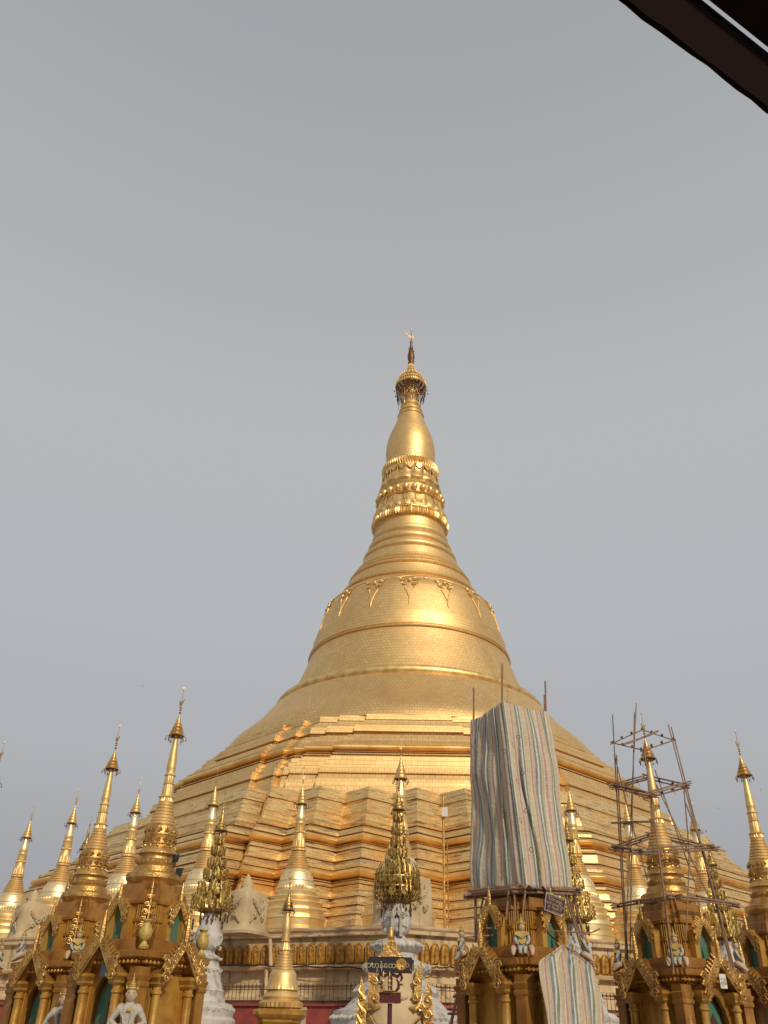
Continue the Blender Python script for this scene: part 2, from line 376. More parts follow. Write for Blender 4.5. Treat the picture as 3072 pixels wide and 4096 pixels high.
g.tube([on_bell(2*pi*i/96, 48.85+.18*cos(i*pi/3)) for i in range(97)], .07, 5)
g.build('floral_relief', mat('gold_relief', (.78, .55, .25), .5, .85, bump=.2, bscale=6), bell, 50)
# mouldings between bell and lotus
rm = [(8.95, 49.75)]
def band(r1, z1, r2, z2): return [(r1, z1), (r2, z2)]
rm += torus(8.45, 49.95, .65, .42)+[(8.35, 50.65), (8.3, 50.75), (8.0, 51.85), (7.9, 51.95)]+torus(7.55, 52.05, .6, .38)+torus(7.2, 52.72, .55, .36)+[(7.0, 53.3)]+torus(6.7, 53.35, .65, .4)+[(6.55, 54.05), (6.5, 54.2), (6.25, 55.3), (6.15, 55.4)]
rm += torus(5.75, 55.5, 1.0, .42)+[(5.65, 56.55), (5.6, 56.65), (5.5, 56.9), (5.45, 57.0)]+torus(5.3, 57.1, .9, .26)+[(5.2, 58.1), (5.1, 58.35)]+torus(4.85, 58.5, .9, .22)+[(4.72, 59.5), (4.62, 60.7), (4.7, 60.75), (4.7, 60.85), (4.6, 60.9)]
g = G(); g.lathe(rm, 128, cap=False); g.build('ring_mouldings', GT, pg, 28, True)
# lotus section
lo = [(4.62, 60.85), (5.0, 60.95, .03, 90), (5.12, 61.35, .03, 90), (5.02, 61.85, .03, 90), (4.85, 61.95), (4.9, 62.1), (5.02, 62.25, .02, 26), (4.95, 62.7, .02, 26), (4.7, 63.1, .02, 12), (4.55, 63.5, .015, 12), (4.35, 64.4, .015, 12), (4.5, 64.45), (4.6, 64.6), (4.5, 64.75), (4.25, 64.85), (4.15, 65.5), (4.05, 66.3), (4.15, 66.4), (4.22, 66.6), (4.1, 66.8), (4.0, 66.95),
      (4.2, 67.2, .03, 14), (4.15, 67.6, .03, 14), (3.85, 68.0, .015, 14), (3.7, 68.6, .015, 14), (3.65, 69.3, .015, 14), (3.85, 69.5, .03, 28), (3.8, 69.8), (3.7, 69.95, .03, 64), (3.9, 70.3, .04, 64), (3.82, 70.9, .04, 64), (3.6, 71.1, .03, 64), (3.35, 71.15)]
g = G(); g.lathe(lo, 256, cap=False)
for k in range(24):
    a = 2*pi*k/24+.13; g.ball((4.4*cos(a), 4.4*sin(a), 65.45), (.42, .42, .55), 12, 8)
for k in range(26):
    a = 2*pi*(k+.5)/26-pi/2; ra = Vector((cos(a), sin(a), 0)); ta = Vector((-sin(a), cos(a), 0))
    g.prism([(-.5, 0), (-.42, .4), (-.2, .7), (0, 1.15), (.2, .7), (.42, .4), (.5, 0)], Vector((4.9*cos(a), 4.9*sin(a), 61.95)), ta, (Vector((0, 0, 1))-ra*.1).normalized(), ra, .16)
for k in range(20):
    a = 2*pi*k/20-pi/2; ra = Vector((cos(a), sin(a), 0)); ta = Vector((-sin(a), cos(a), 0))
    g.prism([(-.35, 0), (-.42, -.5), (0, -.95), (.42, -.5), (.35, 0)], Vector((3.78*cos(a), 3.78*sin(a), 69.75)), ta, Vector((0, 0, 1)), ra, .14)
    g.tube([(3.78*cos(a+.157), 3.78*sin(a+.157), 69.6), (3.95*cos(a+.157), 3.95*sin(a+.157), 67.5)], .09, 5)
    g.tube([(4.45*cos(a+.157), 4.45*sin(a+.157), 64.4), (4.75*cos(a+.157), 4.75*sin(a+.157), 63.2)], .09, 5)
g.build('lotus_band', GM, pg, 45, True)
g = G(); g.lathe([(3.3, 71.1), (3.42, 72.2), (3.5, 73.5), (3.47, 74.6), (3.3, 75.7), (3.0, 76.9), (2.6, 78.0), (2.22, 79.0), (1.95, 80.0), (1.8, 80.5)], 96, cap=False)
g.build('banana_bud', GT, pg, 30, True)
g = G(); g.lathe([(1.75, 80.4)]+torus(1.82, 80.45, .3, .14)+[(1.72, 80.8), (1.66, 81.2)]+torus(1.62, 81.25, .3, .14)+[(1.55, 81.6), (1.45, 82.3)]+torus(1.4, 82.35, .2, .12)+[(1.3, 82.6), (1.15, 83.5), (1.05, 84.0), (1.12, 84.05), (1.1, 84.2), (1.0, 84.25), (.9, 86.5), (.8, 88.5)], 48)
g.build('neck', GM, pg, 40, True)
# umbrella crown
cr_ = G(); tiers = [(2.3, 86.25), (2.22, 87.1), (2.0, 87.15), (1.95, 87.8), (1.6, 87.85), (1.5, 88.4), (1.15, 88.45), (1.05, 89.0), (.88, 89.05), (.8, 89.6), (.66, 89.65), (.58, 90.2), (.5, 90.25), (.42, 90.9)]
for i in range(0, len(tiers), 2):
    (ra, za), (rb, zb) = tiers[i], tiers[i+1]
    cr_.lathe([(ra, za), (ra+.05, za+.08), (ra, za+.16)], 40, cap=False); cr_.lathe([(rb, zb-.1), (rb+.04, zb-.04), (rb, zb+.02), (rb-.3 if rb > .9 else rb*.7, zb+.05)], 40, cap=False)
    n = 44 if ra > 1.2 else 22
    for k in range(n):
        a = 2*pi*k/n; cr_.tube([(ra*cos(a), ra*sin(a), za+.05), (rb*cos(a), rb*sin(a), zb)], .045, 4)
        if ra > 1.4 and k % 2 == 0: cr_.tube([(rb*cos(a), rb*sin(a), zb), (rb*1.02*cos(a), rb*1.02*sin(a), zb+.35)], [.06, .01], 4)
    cr_.lathe([(ra*.93, za+.1), (rb*.93, zb)], 32, cap=False)
crown = cr_.build('umbrella_crown', GM, pg, 40)
g = G(); g.lathe([(.42, 90.8), (.5, 91.2), (.38, 91.3), (.42, 91.7), (.52, 92.2), (.55, 92.7), (.44, 93.3), (.34, 94.0), (.27, 94.4), (.3, 94.5), (.2, 94.6), (.16, 95.2), (.2, 95.6), (.12, 95.9), (.05, 96.1), (.04, 98.0)], 20)
for k in range(26):
    a = k*2.4; z = 91.6+k*.1; g.ball((.45*cos(a), .45*sin(a), z), .09, 5, 4)
g.build('jewelled_finial', GR, pg, 40)
g = G()
for k in range(6):
    a = 2*pi*k/6-pi/2+.26
    g.tube([(1.35*cos(a), 1.35*sin(a), 82.2), (1.3*cos(a), 1.3*sin(a), 86.9)], .07, 5)
    b = a+2*pi/6
    g.tube([(1.35*cos(a), 1.35*sin(a), 84.2), (1.4*cos(b), 1.4*sin(b), 86.4)], .08, 5); g.tube([(1.35*cos(b), 1.35*sin(b), 84.2), (1.4*cos(a), 1.4*sin(a), 86.4)], .08, 5)
    g.tube([(.45*cos(a), .45*sin(a), 93.5), (2.2*cos(a), 2.2*sin(a), 87.2)], .012, 4)
g.build('umbrella_strut', GM, crown, 40)
g = G()
for k in range(46):
    a = 2*pi*k/46; L_ = 1.6+1.6*random.random(); r1 = 2.25; r2 = 1.75+.25*random.random()
    n = 9
    for i in range(n):
        t = i/(n-1); r = r1+(r2-r1)*t**1.3; z = 86.2-L_*t*1.15
        g.ball((r*cos(a+random.uniform(-.03, .03)), r*sin(a), z), .06+.05*random.random(), 5, 4)
    g.tube([(r1*cos(a), r1*sin(a), 86.3), (r2*cos(a), r2*sin(a), 86.2-L_*1.15)], .02, 4)
    if k % 4 == 0: g.tube([(r1*cos(a), r1*sin(a), 86.3), (2.5*cos(a), 2.5*sin(a), 86.1)], .02, 4); g.ball((2.5*cos(a), 2.5*sin(a), 85.9-.8*random.random()), (.1, .1, .16), 6, 5)
g.build('bell_tassel', GR, crown, 40)
g = G(); g.tube([(0, 0, 96), (0, 0, 98.2)], .03, 5); g.ball((0, 0, 98.35), (.14, .14, .3), 8, 6); g.ball((0, 0, 97.5), .09, 6, 5)
pts = [(.35, 96.7), (.1, 96.9), (-.3, 97.2), (-1.15, 97.95), (-.8, 97.4), (-.55, 97.1), (-.1, 96.45), (.15, 96.35), (.4, 96.3), (.5, 96.6)]
g.prism(pts, (0, -.03, 0), (1, 0, 0), (0, 0, 1), (0, 1, 0), .06); g.tube([(.2, 0, 96.5), (.3, 0, 96.9), (.22, 0, 97.3)], .06, 5)
g.build('weather_vane', GM, pg, 40)

# ------------------------------------------------------------------ plinth wall with lotus petals
def octv(R, off, z, ph=-pi/2):
    q = R+off/cos(pi/8); return [(q*cos(ph+pi/4*k), q*sin(ph+pi/4*k), z) for k in range(8)]
RW = 56.0
wp = [(.45, 0), (.45, 3.45), (.6, 3.5), (.6, 3.62), (.42, 3.68), (.28, 3.8), (.24, 4.05), (.34, 4.12), (.34, 4.2), (.12, 4.25), (.08, 4.68), (.42, 4.74), (.46, 4.86), (.3, 4.92), (0, 4.94), (0, 6.02), (.05, 6.06), (.22, 6.1), (.24, 6.28), (.0, 6.32), (-12, 6.34)]
g = G(); b = g.grid([octv(RW, o, z) for o, z in wp], True)
wall = g.build('plinth_wall', CR, None, 30); tag(wall, 'cream plinth wall with a row of golden lotus petals below the great pagoda', 'wall')
g = G(); g.grid([octv(RW, o, z) for o, z in [(.26, 6.27), (.3, 6.34), (.28, 6.44), (.1, 6.46), (-.4, 6.47)]], True); g.build('brick_edging', mat('pinkish_brick', (.42, .25, .15), .8, 0, noise=(.5, .36, .2), nscale=2, bump=.4), wall, 30)
pe = G(); outl = [(-.2, 0), (-.215, .3), (-.21, .55), (-.17, .72), (-.09, .82), (0, .85), (.09, .82), (.17, .72), (.21, .55), (.215, .3), (.2, 0)]
rings = []
for s_, d_ in ((1, 0), (1, -.07), (.86, -.13), (.8, -.09), (.5, -.11)):
    rings.append([(x*s_, d_-.10*(y/.85), .02+(y-.4)*s_+.4) for x, y in outl])
pe.loft(rings); pe.tube([(0, -.13, .05), (0, -.2, .5), (0, -.23, .72)], [.03, .05, .03], 5)
petal0 = None
for side in (-1, 1):
    n0 = -pi/2+side*pi/8; nx, ny = cos(n0), sin(n0); tx, ty = -ny*side, nx*side
    inr = RW*cos(pi/8); half = RW*sin(pi/8)
    for k in range(42):
        s_ = half-.3-k*.49
        px, py = nx*(inr+.02)-tx*s_, ny*(inr+.02)-ty*s_
        if petal0 is None: p = petal0 = pe.build('lotus_petal', PL, wall, 40)
        else: p = petal0.copy(); C.objects.link(p)
        p.location = (px, py, 4.95); p.rotation_euler = (0, 0, n0+pi/2)
# drain pipes on the wall
def wpt(x, y, off=.45):
    """point on the plinth wall face (plus off) seen at a pixel"""
    v = at(x, y, 1)-CAM; side = -1 if x < 1625 else 1; n0 = -pi/2+side*pi/8; N_ = Vector((cos(n0), sin(n0), 0))
    t = (RW*cos(pi/8)+off-CAM.dot(N_))/v.dot(N_); return CAM+v*t
g = G(); g.tube([wpt(1080, 3755), wpt(1083, 3870), wpt(1066, 3872), wpt(1058, 4000), wpt(1056, 4096)], .09, 8); g.tube([wpt(1076, 3750), wpt(1300, 3742), wpt(1460, 3735)], .05, 6)
tag(g.build('drain_pipe', CR, None), 'cream drain pipe running down the petal wall left of the small gold shrine', 'pipe')
g = G()
for (xa, xb) in ((900, 1455), (1700, 1870)):
    pts = []
    for i in range(25):
        x = xa+(xb-xa)*i/24; pts.append(wpt(x, (3874 if x < 1625 else 3872)-(x-1625)*.02*(1 if x > 1625 else -1)+3*sin(i*1.7)+(6 if i % 7 == 3 else 0), .62))
    g.tube(pts, .03, 5)
tag(g.build('cable', BK, None), 'black cable sagging along the ledge under the lotus petals', 'cable')
# red lower wall with cream pilasters and spear fence
g = G(); g.grid([octv(RW, 2.2, 0), octv(RW, 2.2, 3.2), octv(RW, 2.3, 3.22), octv(RW, 2.3, 3.3), octv(RW, .5, 3.32)], True)
rw = g.build('red_wall', RD, None, 30); tag(rw, 'low red wall with cream posts below the spear railing', 'wall')
pil = G(); pil.box((0, 0, 1.6), (.26, .22, 3.18)); pil.box((0, 0, 3.12), (.34, .3, .12)); pil0 = None
fence = empty('spear_railing', (0, -RW-2.2, 3.3), 'brown iron railing with spear points on top of the red wall', 'railing')
bar = G(); bar.tube([(0, 0, 0), (0, 0, .62)], .014, 5); bar.tube([(0, 0, .6), (0, 0, .66), (0, 0, .8)], [.014, .04, .004], 5)
barm = None; rail = G()
for side in (-1, 1):
    n0 = -pi/2+side*pi/8; nx, ny = cos(n0), sin(n0); tx, ty = -ny*side, nx*side; inr = RW*cos(pi/8)+2.15; half = (RW+2.2/cos(pi/8))*sin(pi/8)
    q = lambda s_: (nx*inr-tx*s_, ny*inr-ty*s_)
    for k in range(9):
        px, py = q(half-.9-k*1.9)
        if pil0 is None: p = pil0 = pil.build('pilaster', CR, rw, 40)
        else: p = pil0.copy(); C.objects.link(p)
        p.location = (px, py, 0); p.rotation_euler = (0, 0, n0+pi/2)
    for zz in (3.42, 3.85):
        a, b = q(half-.1), q(half-22); rail.tube([(*a, zz), (*b, zz)], .018, 5)
    for k in range(80):
        px, py = q(half-.15-k*.2)
        b = G(); b.join(bar, Matrix.Translation((px, py, 3.3))); rail.join(b)
for i, v in enumerate(rail.v): rail.v[i] = (v[0], v[1]+RW+2.2, v[2]-3.3)
rail.build('spear_bars', IR, fence, 0)

# ------------------------------------------------------------------ umbrella finial shared by stupas and shrines
def hti_parts(r, z, h, zt, bells=12):
    """open umbrella of radius r, bottom z, height h; vane reaching zt. returns (cone, bells, vane)"""
    g = G(); n = 6; rr, zz = r, z
    prof = []
    for i in range(n):
        t0, t1 = i/n, (i+1)/n; a = r*(1-t0)**1.12+.02*r; b = r*(1-t1)**1.12+.02*r
        prof += [(a, z+h*t0), (a*1.05, z+h*(t0+.02)), (a*.97, z+h*(t0+.05)), (b+.35*(a-b), z+h*(t1-.01))]
    prof.append((.004+.05*r, z+h)); g.lathe(prof, 20, cap=False)
    for i in range(3):
        a = r*(1-i/n)**1.12
        for k in range(14): q = 2*pi*k/14; g.tube([(a*1.03*cos(q), a*1.03*sin(q), z+h*i/n), (a*1.12*cos(q), a*1.12*sin(q), z+h*(i/n+.1))], [r*.06, r*.01], 3)
    bl = G(); bl.tube([(r*1.0*cos(2*pi*k/20), r*1.0*sin(2*pi*k/20), z+.01*h) for k in range(21)], r*.05, 4)
    for k in range(bells):
        q = 2*pi*k/bells+.2; R_ = r*(1.12+.25*(k % 2))
        bl.tube([(r*.6*cos(q), r*.6*sin(q), z+.05*h), (r*.95*cos(q), r*.95*sin(q), z+.02*h), (R_*cos(q), R_*sin(q), z-.02*h), (R_*cos(q), R_*sin(q), z-.16*h)], r*.045, 3)
        bl.ball((R_*cos(q), R_*sin(q), z-.14*h), (r*.1, r*.1, r*.17), 5, 4)
        if k % 2 == 0:
            for j in range(4): bl.ball((r*.85*cos(q), r*.85*sin(q), z-h*(.04+.09*j)), r*.06, 4, 3)
    va = G(); z1 = z+h; L_ = zt-z1
    va.tube([(0, 0, z1-.05*h), (0, 0, zt-.03*L_)], [r*.05, r*.025], 4); va.ball((0, 0, zt-.1*L_), (r*.1, r*.1, r*.3), 5, 4)
    for t in (.06, .16, .24): va.ball((0, 0, z1+L_*t), (r*.22, r*.22, r*.1), 6, 4)
    zz = z1+L_*.38
    va.prism([(0, 0), (r*.15, r*.25), (r*.5, r*.55), (r*.2, r*.0), (r*.1, -r*.3), (-r*.25, -r*.3), (-r*.3, r*.1), (-r*.38, r*.55), (-r*.18, r*.2)], (0, -.01, zz), (1, 0, 0), (0, 0, 1), (0, 1, 0), .02)
    return g, bl, va

# ------------------------------------------------------------------ small pale gold stupas on the plinth
def arches(g, R, z, n, w, h, t=.03):
    """row of raised pointed-arch outlines round a bell"""
    for k in range(n):
        a = 2*pi*(k+.5)/n-pi/2
        pts = []
        for i in range(9):
            u = -1+2*i/8; hh = h*(1-abs(u)**2.2)
            rr_ = R(z+hh)+t; pts.append((rr_*cos(a+u*w), rr_*sin(a+u*w), z+hh))
        g.tube(pts, t, 4)
def make_stupa():
    root = empty('small_stupa', (0, 0, 6.3), 'x', 'stupa')
    o = 6.3
    g = G()
    prof = [(1.62, 6.3), (1.62, 6.8), (1.66, 6.82), (1.66, 6.95), (1.56, 7.0), (1.58, 7.3), (1.64, 7.33), (1.62, 7.5), (1.48, 7.55), (1.5, 7.72), (1.54, 7.75), (1.5, 7.85), (1.38, 7.9), (1.41, 8.06), (1.46, 8.09), (1.42, 8.16), (1.24, 8.22), (1.27, 8.33), (1.3, 8.36), (1.27, 8.42), (1.1, 8.46), (1.13, 8.62), (1.08, 8.7), (1.02, 8.72, .02, 40), (1.05, 8.84, .03, 40), (1.0, 8.92, .02, 40), (.97, 8.95)]
    prof = [(p[0], p[1]-o)+tuple(p[2:]) for p in prof]
    rings8 = G(); rings8.lathe(prof[:17], 20, ph=pi/20); rings8.build('stepped_base', GQ, root, 25)
    g.lathe(prof[16:], 80); g.build('rim', GQ, root, 40)
    BP = [(1.0, 2.6), (.96, 2.72), (.9, 2.9), (.84, 3.1), (.79, 3.25), (.78, 3.28), (.72, 3.32), (.68, 3.4)]
    g = G(); g.lathe(BP, 48); arches(g, lambda z: rad(BP, z), 2.95, 12, .24, .28, .012); g.lathe([(.93, 2.84), (.945, 2.86), (.92, 2.88)], 48, cap=False)
    g.build('bell', GP, root, 40)
    g = G(); pr = []
    for i in range(8):
        r = .67-.043*i; z = 3.38+.125*i; pr += [(r-.03, z), (r+.01, z+.02), (r+.015, z+.07), (r-.03, z+.11)]
    pr += [(.3, 4.4), (.40, 4.42, .03, 24), (.40, 4.5, .03, 24), (.31, 4.55)]
    pr += [(.36, 4.58, .04, 24), (.33, 4.85, .05, 24), (.28, 5.15, .04, 24), (.27, 5.3), (.33, 5.33, .06, 20), (.33, 5.4, .06, 20), (.26, 5.44), (.27, 5.5, .04, 16), (.26, 5.75, .04, 16), (.29, 5.8, .04, 16), (.25, 5.85), (.24, 5.95), (.27, 6.0), (.24, 6.05), (.25, 6.1)]
    g.lathe(pr, 64); g.build('spire', GS, root, 40)
    g = G(); g.lathe([(.25, 6.08), (.25, 6.14), (.225, 6.25), (.18, 6.6), (.13, 6.9), (.11, 7.0)], 24); g.build('banana_bud', GP, root, 40)
    a, b, c = hti_parts(.29, 6.84, 1.1, 8.95)
    u = a.build('umbrella', GM, root, 40); b.build('hanging_bells', GR, u, 0); c.build('weather_vane', GM, root, 40)
    return root
st0 = make_stupa()
spots = [('B', 104, 3351, 63.9, 'pale gold stupa second from the left edge, its umbrella against open sky', 1), ('C', 287, 3300, 58.4, 'pale gold stupa left of the leftmost full shrine spire', 1),
         ('F', 545, 3247, 53.2, 'pale gold stupa between the two shrine spires on the left', 1), ('H', 850, 3219, 50.0, 'pale gold stupa behind the left golden offering tree', 1),
         ('K', 1209, 3223, 49.0, 'pale gold stupa behind the little gold shrine with the white plaque', 1), ('R', 2281, 3242, 49.5, 'pale gold stupa just right of the striped tarpaulin tower', 1),
         ('S', 2511, 3290, 52.8, 'pale gold stupa seen through the left poles of the bare bamboo scaffold', 1), ('U', 2785, 3324, 55.8, 'pale gold stupa right of the bare bamboo scaffold', 1)]
def toward_cam(p): return atan2(p[0]-CAM.x, CAM.y-p[1])*1
for i, (nm, x, y, d, lab, s_) in enumerate(spots):
    o = st0 if i == 0 else copy_tree(st0)
    p = at(x, y, d); o.location = (p.x, p.y, 6.3); o['label'] = lab; o['group'] = 'small stupas along the plinth'; o.rotation_euler = (.006*sin(i*2.3), .006*cos(i*3.1), i*.9); o.scale = (1, 1, 1+.012*sin(i*1.9))
o = copy_tree(st0); p = at(1597, 3300, 49); o.location = (p.x, p.y, 6.3); o.scale = (1.2, 1.2, 1.24); o['label'] = 'largest pale gold stupa, straight behind the central golden offering tree'; o['group'] = 'small stupas along the plinth'

# ------------------------------------------------------------------ golden offering trees on white pedestals
def make_tree(kind):
    """kind 0: central tree, kind 1: side tree"""
    root = empty('offering_tree', (0, 0, 0), 'x', 'offering tree')
    H = 12.0
    tiers = [(.2, .24, 10.05, 9), (.26, .3, 9.55, 10), (.3, .34, 9.05, 10), (.38, .4, 8.6, 12), (.5, .5, 8.05, 16), (.68, .62, 7.45, 20), (.92, .72, 6.95, 26)] if kind == 0 else [(.2, .3, 9.4, 8), (.3, .34, 8.95, 10), (.4, .38, 8.4, 12), (.52, .44, 7.9, 15), (.68, .52, 7.3, 19), (.86, .62, 6.7, 24)]
    g = G(); lf = G()
    g.tube([(0, 0, 6.6), (0, 0, 11)], [.16, .06], 8)
    for r, h, z, n in tiers:
        g.lathe([(r*.3, z-.14), (r*.62, z-.06), (r*.66, z), (r*.3, z+.02)], 20)
        for k in range(n):
            a = 2*pi*(k+random.random()*.3)/n
            q = lambda rr, dz: (rr*cos(a), rr*sin(a), z+dz)
            g.tube([q(r*.25, -.12*h/.4), q(r*.8, -.04), q(r*1.05, h*.3), q(r*1.03, h*.65), q(r*.98, h)], [.02, .028, .024, .02, .005], 4)
            for t in (.1, .35, .6, .85):
                g.ball((r*1.03*cos(a+random.uniform(-.1, .1)), r*1.03*sin(a+random.uniform(-.1, .1)), z+h*t), (.035, .035, .07), 4, 3)
            if k % 3 == 0:
                ra = Vector((cos(a), sin(a), 0)); ta = Vector((-sin(a), cos(a), 0)); w = min(.13, r*.22)
                lf.prism([(0, 0), (w, h*.18), (w*.7, h*.5), (w*.95, h*.6), (0, h*1.02), (-w*.95, h*.6), (-w*.7, h*.5), (-w, h*.18)], Vector(q(r*.78, .06)), ta, (Vector((0, 0, 1))+ra*.1).normalized(), ra, .03)
    if kind == 0:      # openwork basket at the bottom
        for k in range(26):
            a = 2*pi*k/26; g.tube([(r*cos(a), r*sin(a), z) for r, z in ((.33, 6.98), (.6, 7.08), (.82, 7.35), (.92, 7.7), (.88, 8.1), (.76, 8.35))], [.03, .035, .04, .04, .03, .01], 4)
            for (r, z) in ((.72, 7.2), (.88, 7.5), (.9, 7.9)): g.ball((r*cos(a+.1), r*sin(a+.1), z), (.07, .07, .05), 4, 3)
        for r, z in ((.6, 7.08), (.84, 7.38), (.91, 7.75)): g.tube([(r*cos(2*pi*i/36), r*sin(2*pi*i/36), z) for i in range(37)], .025, 4)
    tree = g.build('gilt_branches', GD, root, 40); lf.build('gilt_leaves', GY, root, 0)
    a, b, c = hti_parts(.26, 10.5 if kind == 0 else 9.95, .8, 12.1 if kind == 0 else 11.7, 8)
    a.build('umbrella', GD, root, 40); b.build('hanging_bells', GR, root, 0); c.build('weather_vane', GD, root, 0)
    g = G()
    for k in range(16):
        q = 2*pi*k/16; r = .5+.25*random.random(); z = (6.9 if kind == 0 else 6.6)-.5*random.random()
        g.tube([(r*cos(q), r*sin(q), z+.5), (r*cos(q), r*sin(q), z)], .008, 3)
        g.ball((r*cos(q), r*sin(q), z), (.05, .05, .09), 5, 4); g.ball((r*cos(q), r*sin(q), z-.17), (.045, .045, .1), 5, 4)
    g.build('dangling_leaves', GR, root, 0)
    # pedestal
    g = G()
    if kind == 0:
        g.lathe([(.28, 5.6), (.5, 5.75), (.6, 6.05), (.56, 6.35), (.4, 6.65), (.32, 6.85), (.34, 6.95), (.38, 6.97), (.38, 7.03), (.3, 7.04)], 28)
        va = g.build('vase', WH, root, 40)
        g = G()
        for s in (-1, 1): g.box((.17*s, -.52, 5.9), (.12, .3, .75))
        g.prism([(-.3, 0), (-.36, .1), (-.2, .2), (0, .48), (.2, .2), (.36, .1), (.3, 0), (.12, 0), (0, .14), (-.12, 0)], (0, -.7, 6.22), (1, 0, 0), (0, 0, 1), (0, 1, 0), .3)
        for s in (-1, 1):
            g.tube([(s*(.24+.09*cos(i*.8)*(1-i/12)), -.72, 6.33+.09*sin(i*.8)*(1-i/12)) for i in range(10)], .022, 4)
        g.build('niche', WS, va, 30)
        g = G()
        for k in range(26):
            a_ = random.uniform(0, 2*pi); z_ = random.uniform(5.75, 6.4); r_ = .57; g.ball((r_*cos(a_), r_*sin(a_), z_), (.08, .08, .1), 5, 4)
        g.build('stucco_foliage', WH, va, 40)
        pr = [(2.6, 0), (2.6, 2.2), (2.42, 2.3), (2.5, 2.6), (2.4, 2.95), (2.0, 3.05), (1.75, 3.3), (1.6, 3.45), (1.68, 3.6), (1.6, 3.8), (1.3, 3.9), (1.12, 4.05), (1.12, 4.2), (1.28, 4.32), (1.34, 4.5), (1.2, 4.62), (.95, 4.7), (.82, 4.78), (.8, 4.98), (.98, 5.08), (1.04, 5.22), (.98, 5.36), (.7, 5.44), (.42, 5.5), (.3, 5.62)]
    else:
        g.lathe([(.3, 5.05), (.5, 5.2), (.6, 5.45), (.56, 5.7), (.42, 6.1), (.3, 6.45), (.27, 6.6), (.36, 6.64), (.38, 6.7), (.28, 6.72)], 28)
        va = g.build('vase', WH, root, 40)
        g = G()
        for k in range(30):
            a_ = random.uniform(0, 2*pi); z_ = random.uniform(5.2, 5.75); g.ball((.56*cos(a_), .56*sin(a_), z_), (.08, .08, .1), 5, 4)
        g.build('stucco_foliage', WH, va, 40)
        pr = [(1.5, 0), (1.5, 2.6), (1.38, 2.7), (1.42, 3.0), (1.3, 3.15), (1.02, 3.22), (.92, 3.5), (.96, 3.62), (.86, 3.7), (.8, 3.9), (.74, 4.0), (.7, 4.3), (.72, 4.42), (.62, 4.5), (.58, 4.7), (.66, 4.78), (.62, 4.86), (.45, 4.95), (.36, 5.0), (.36, 5.1)]
    g = G(); g.lathe(pr, 64)
    for r, z, n, s_ in ([(1.02, 5.2, 34, .09), (1.3, 4.42, 40, .09), (1.62, 3.62, 48, .1), (2.45, 2.7, 60, .13)] if kind == 0 else [(.66, 4.8, 24, .06), (1.38, 2.95, 40, .08), (.72, 4.35, 24, .06)]):
        for k in range(n): q = 2*pi*k/n; g.ball((r*cos(q), r*sin(q), z+random.uniform(-.05, .05)), (s_, s_, s_*.8), 5, 4)
    g.build('pedestal', WH, root, 40)
    return root
t0 = make_tree(0); p = at(1589, 3590, 38); t0.location = (p.x, p.y, 0)
t0['label'] = 'central openwork golden offering tree on a tall tiered white pedestal'; t0['group'] = 'golden offering trees on white pedestals'
t1 = make_tree(1)
for i, (x, y, d, lab) in enumerate([(850, 3600, 41, 'golden offering tree on a white vase, left of the pointed cream block'), (2292, 3600, 41.5, 'golden offering tree half hidden behind the right edge of the striped tarpaulin tower'),
                                    (369, 3254, 48, 'golden offering tree of which only the thin top shows behind the leftmost full spire'), (2822, 3316, 48.5, 'golden offering tree standing behind the right-hand poles of the bare scaffold')]):
    o = t1 if i == 0 else copy_tree(t1); p = at(x, y, d); o.location = (p.x, p.y, 0); o.rotation_euler = (0, 0, i*1.1); o['label'] = lab; o['group'] = 'golden offering trees on white pedestals'

for i, (xa, xb) in enumerate(((1545, 1525), (1500, 1470), (1665, 1690))):
    g = G(); g.tube([at(xa+(xb-xa)*t+0, 3420+500*t, 37.6-1.5*t) for t in (0, .5, 1)], .006, 4)
    tag(g.build('stay_wire', BK, None), ['thin stay wire just left of the white vase of the central offering tree', 'thin stay wire farther left of the central offering tree', 'thin stay wire right of the white vase of the central offering tree'][i], 'wire', 'stay wires of the central offering tree')

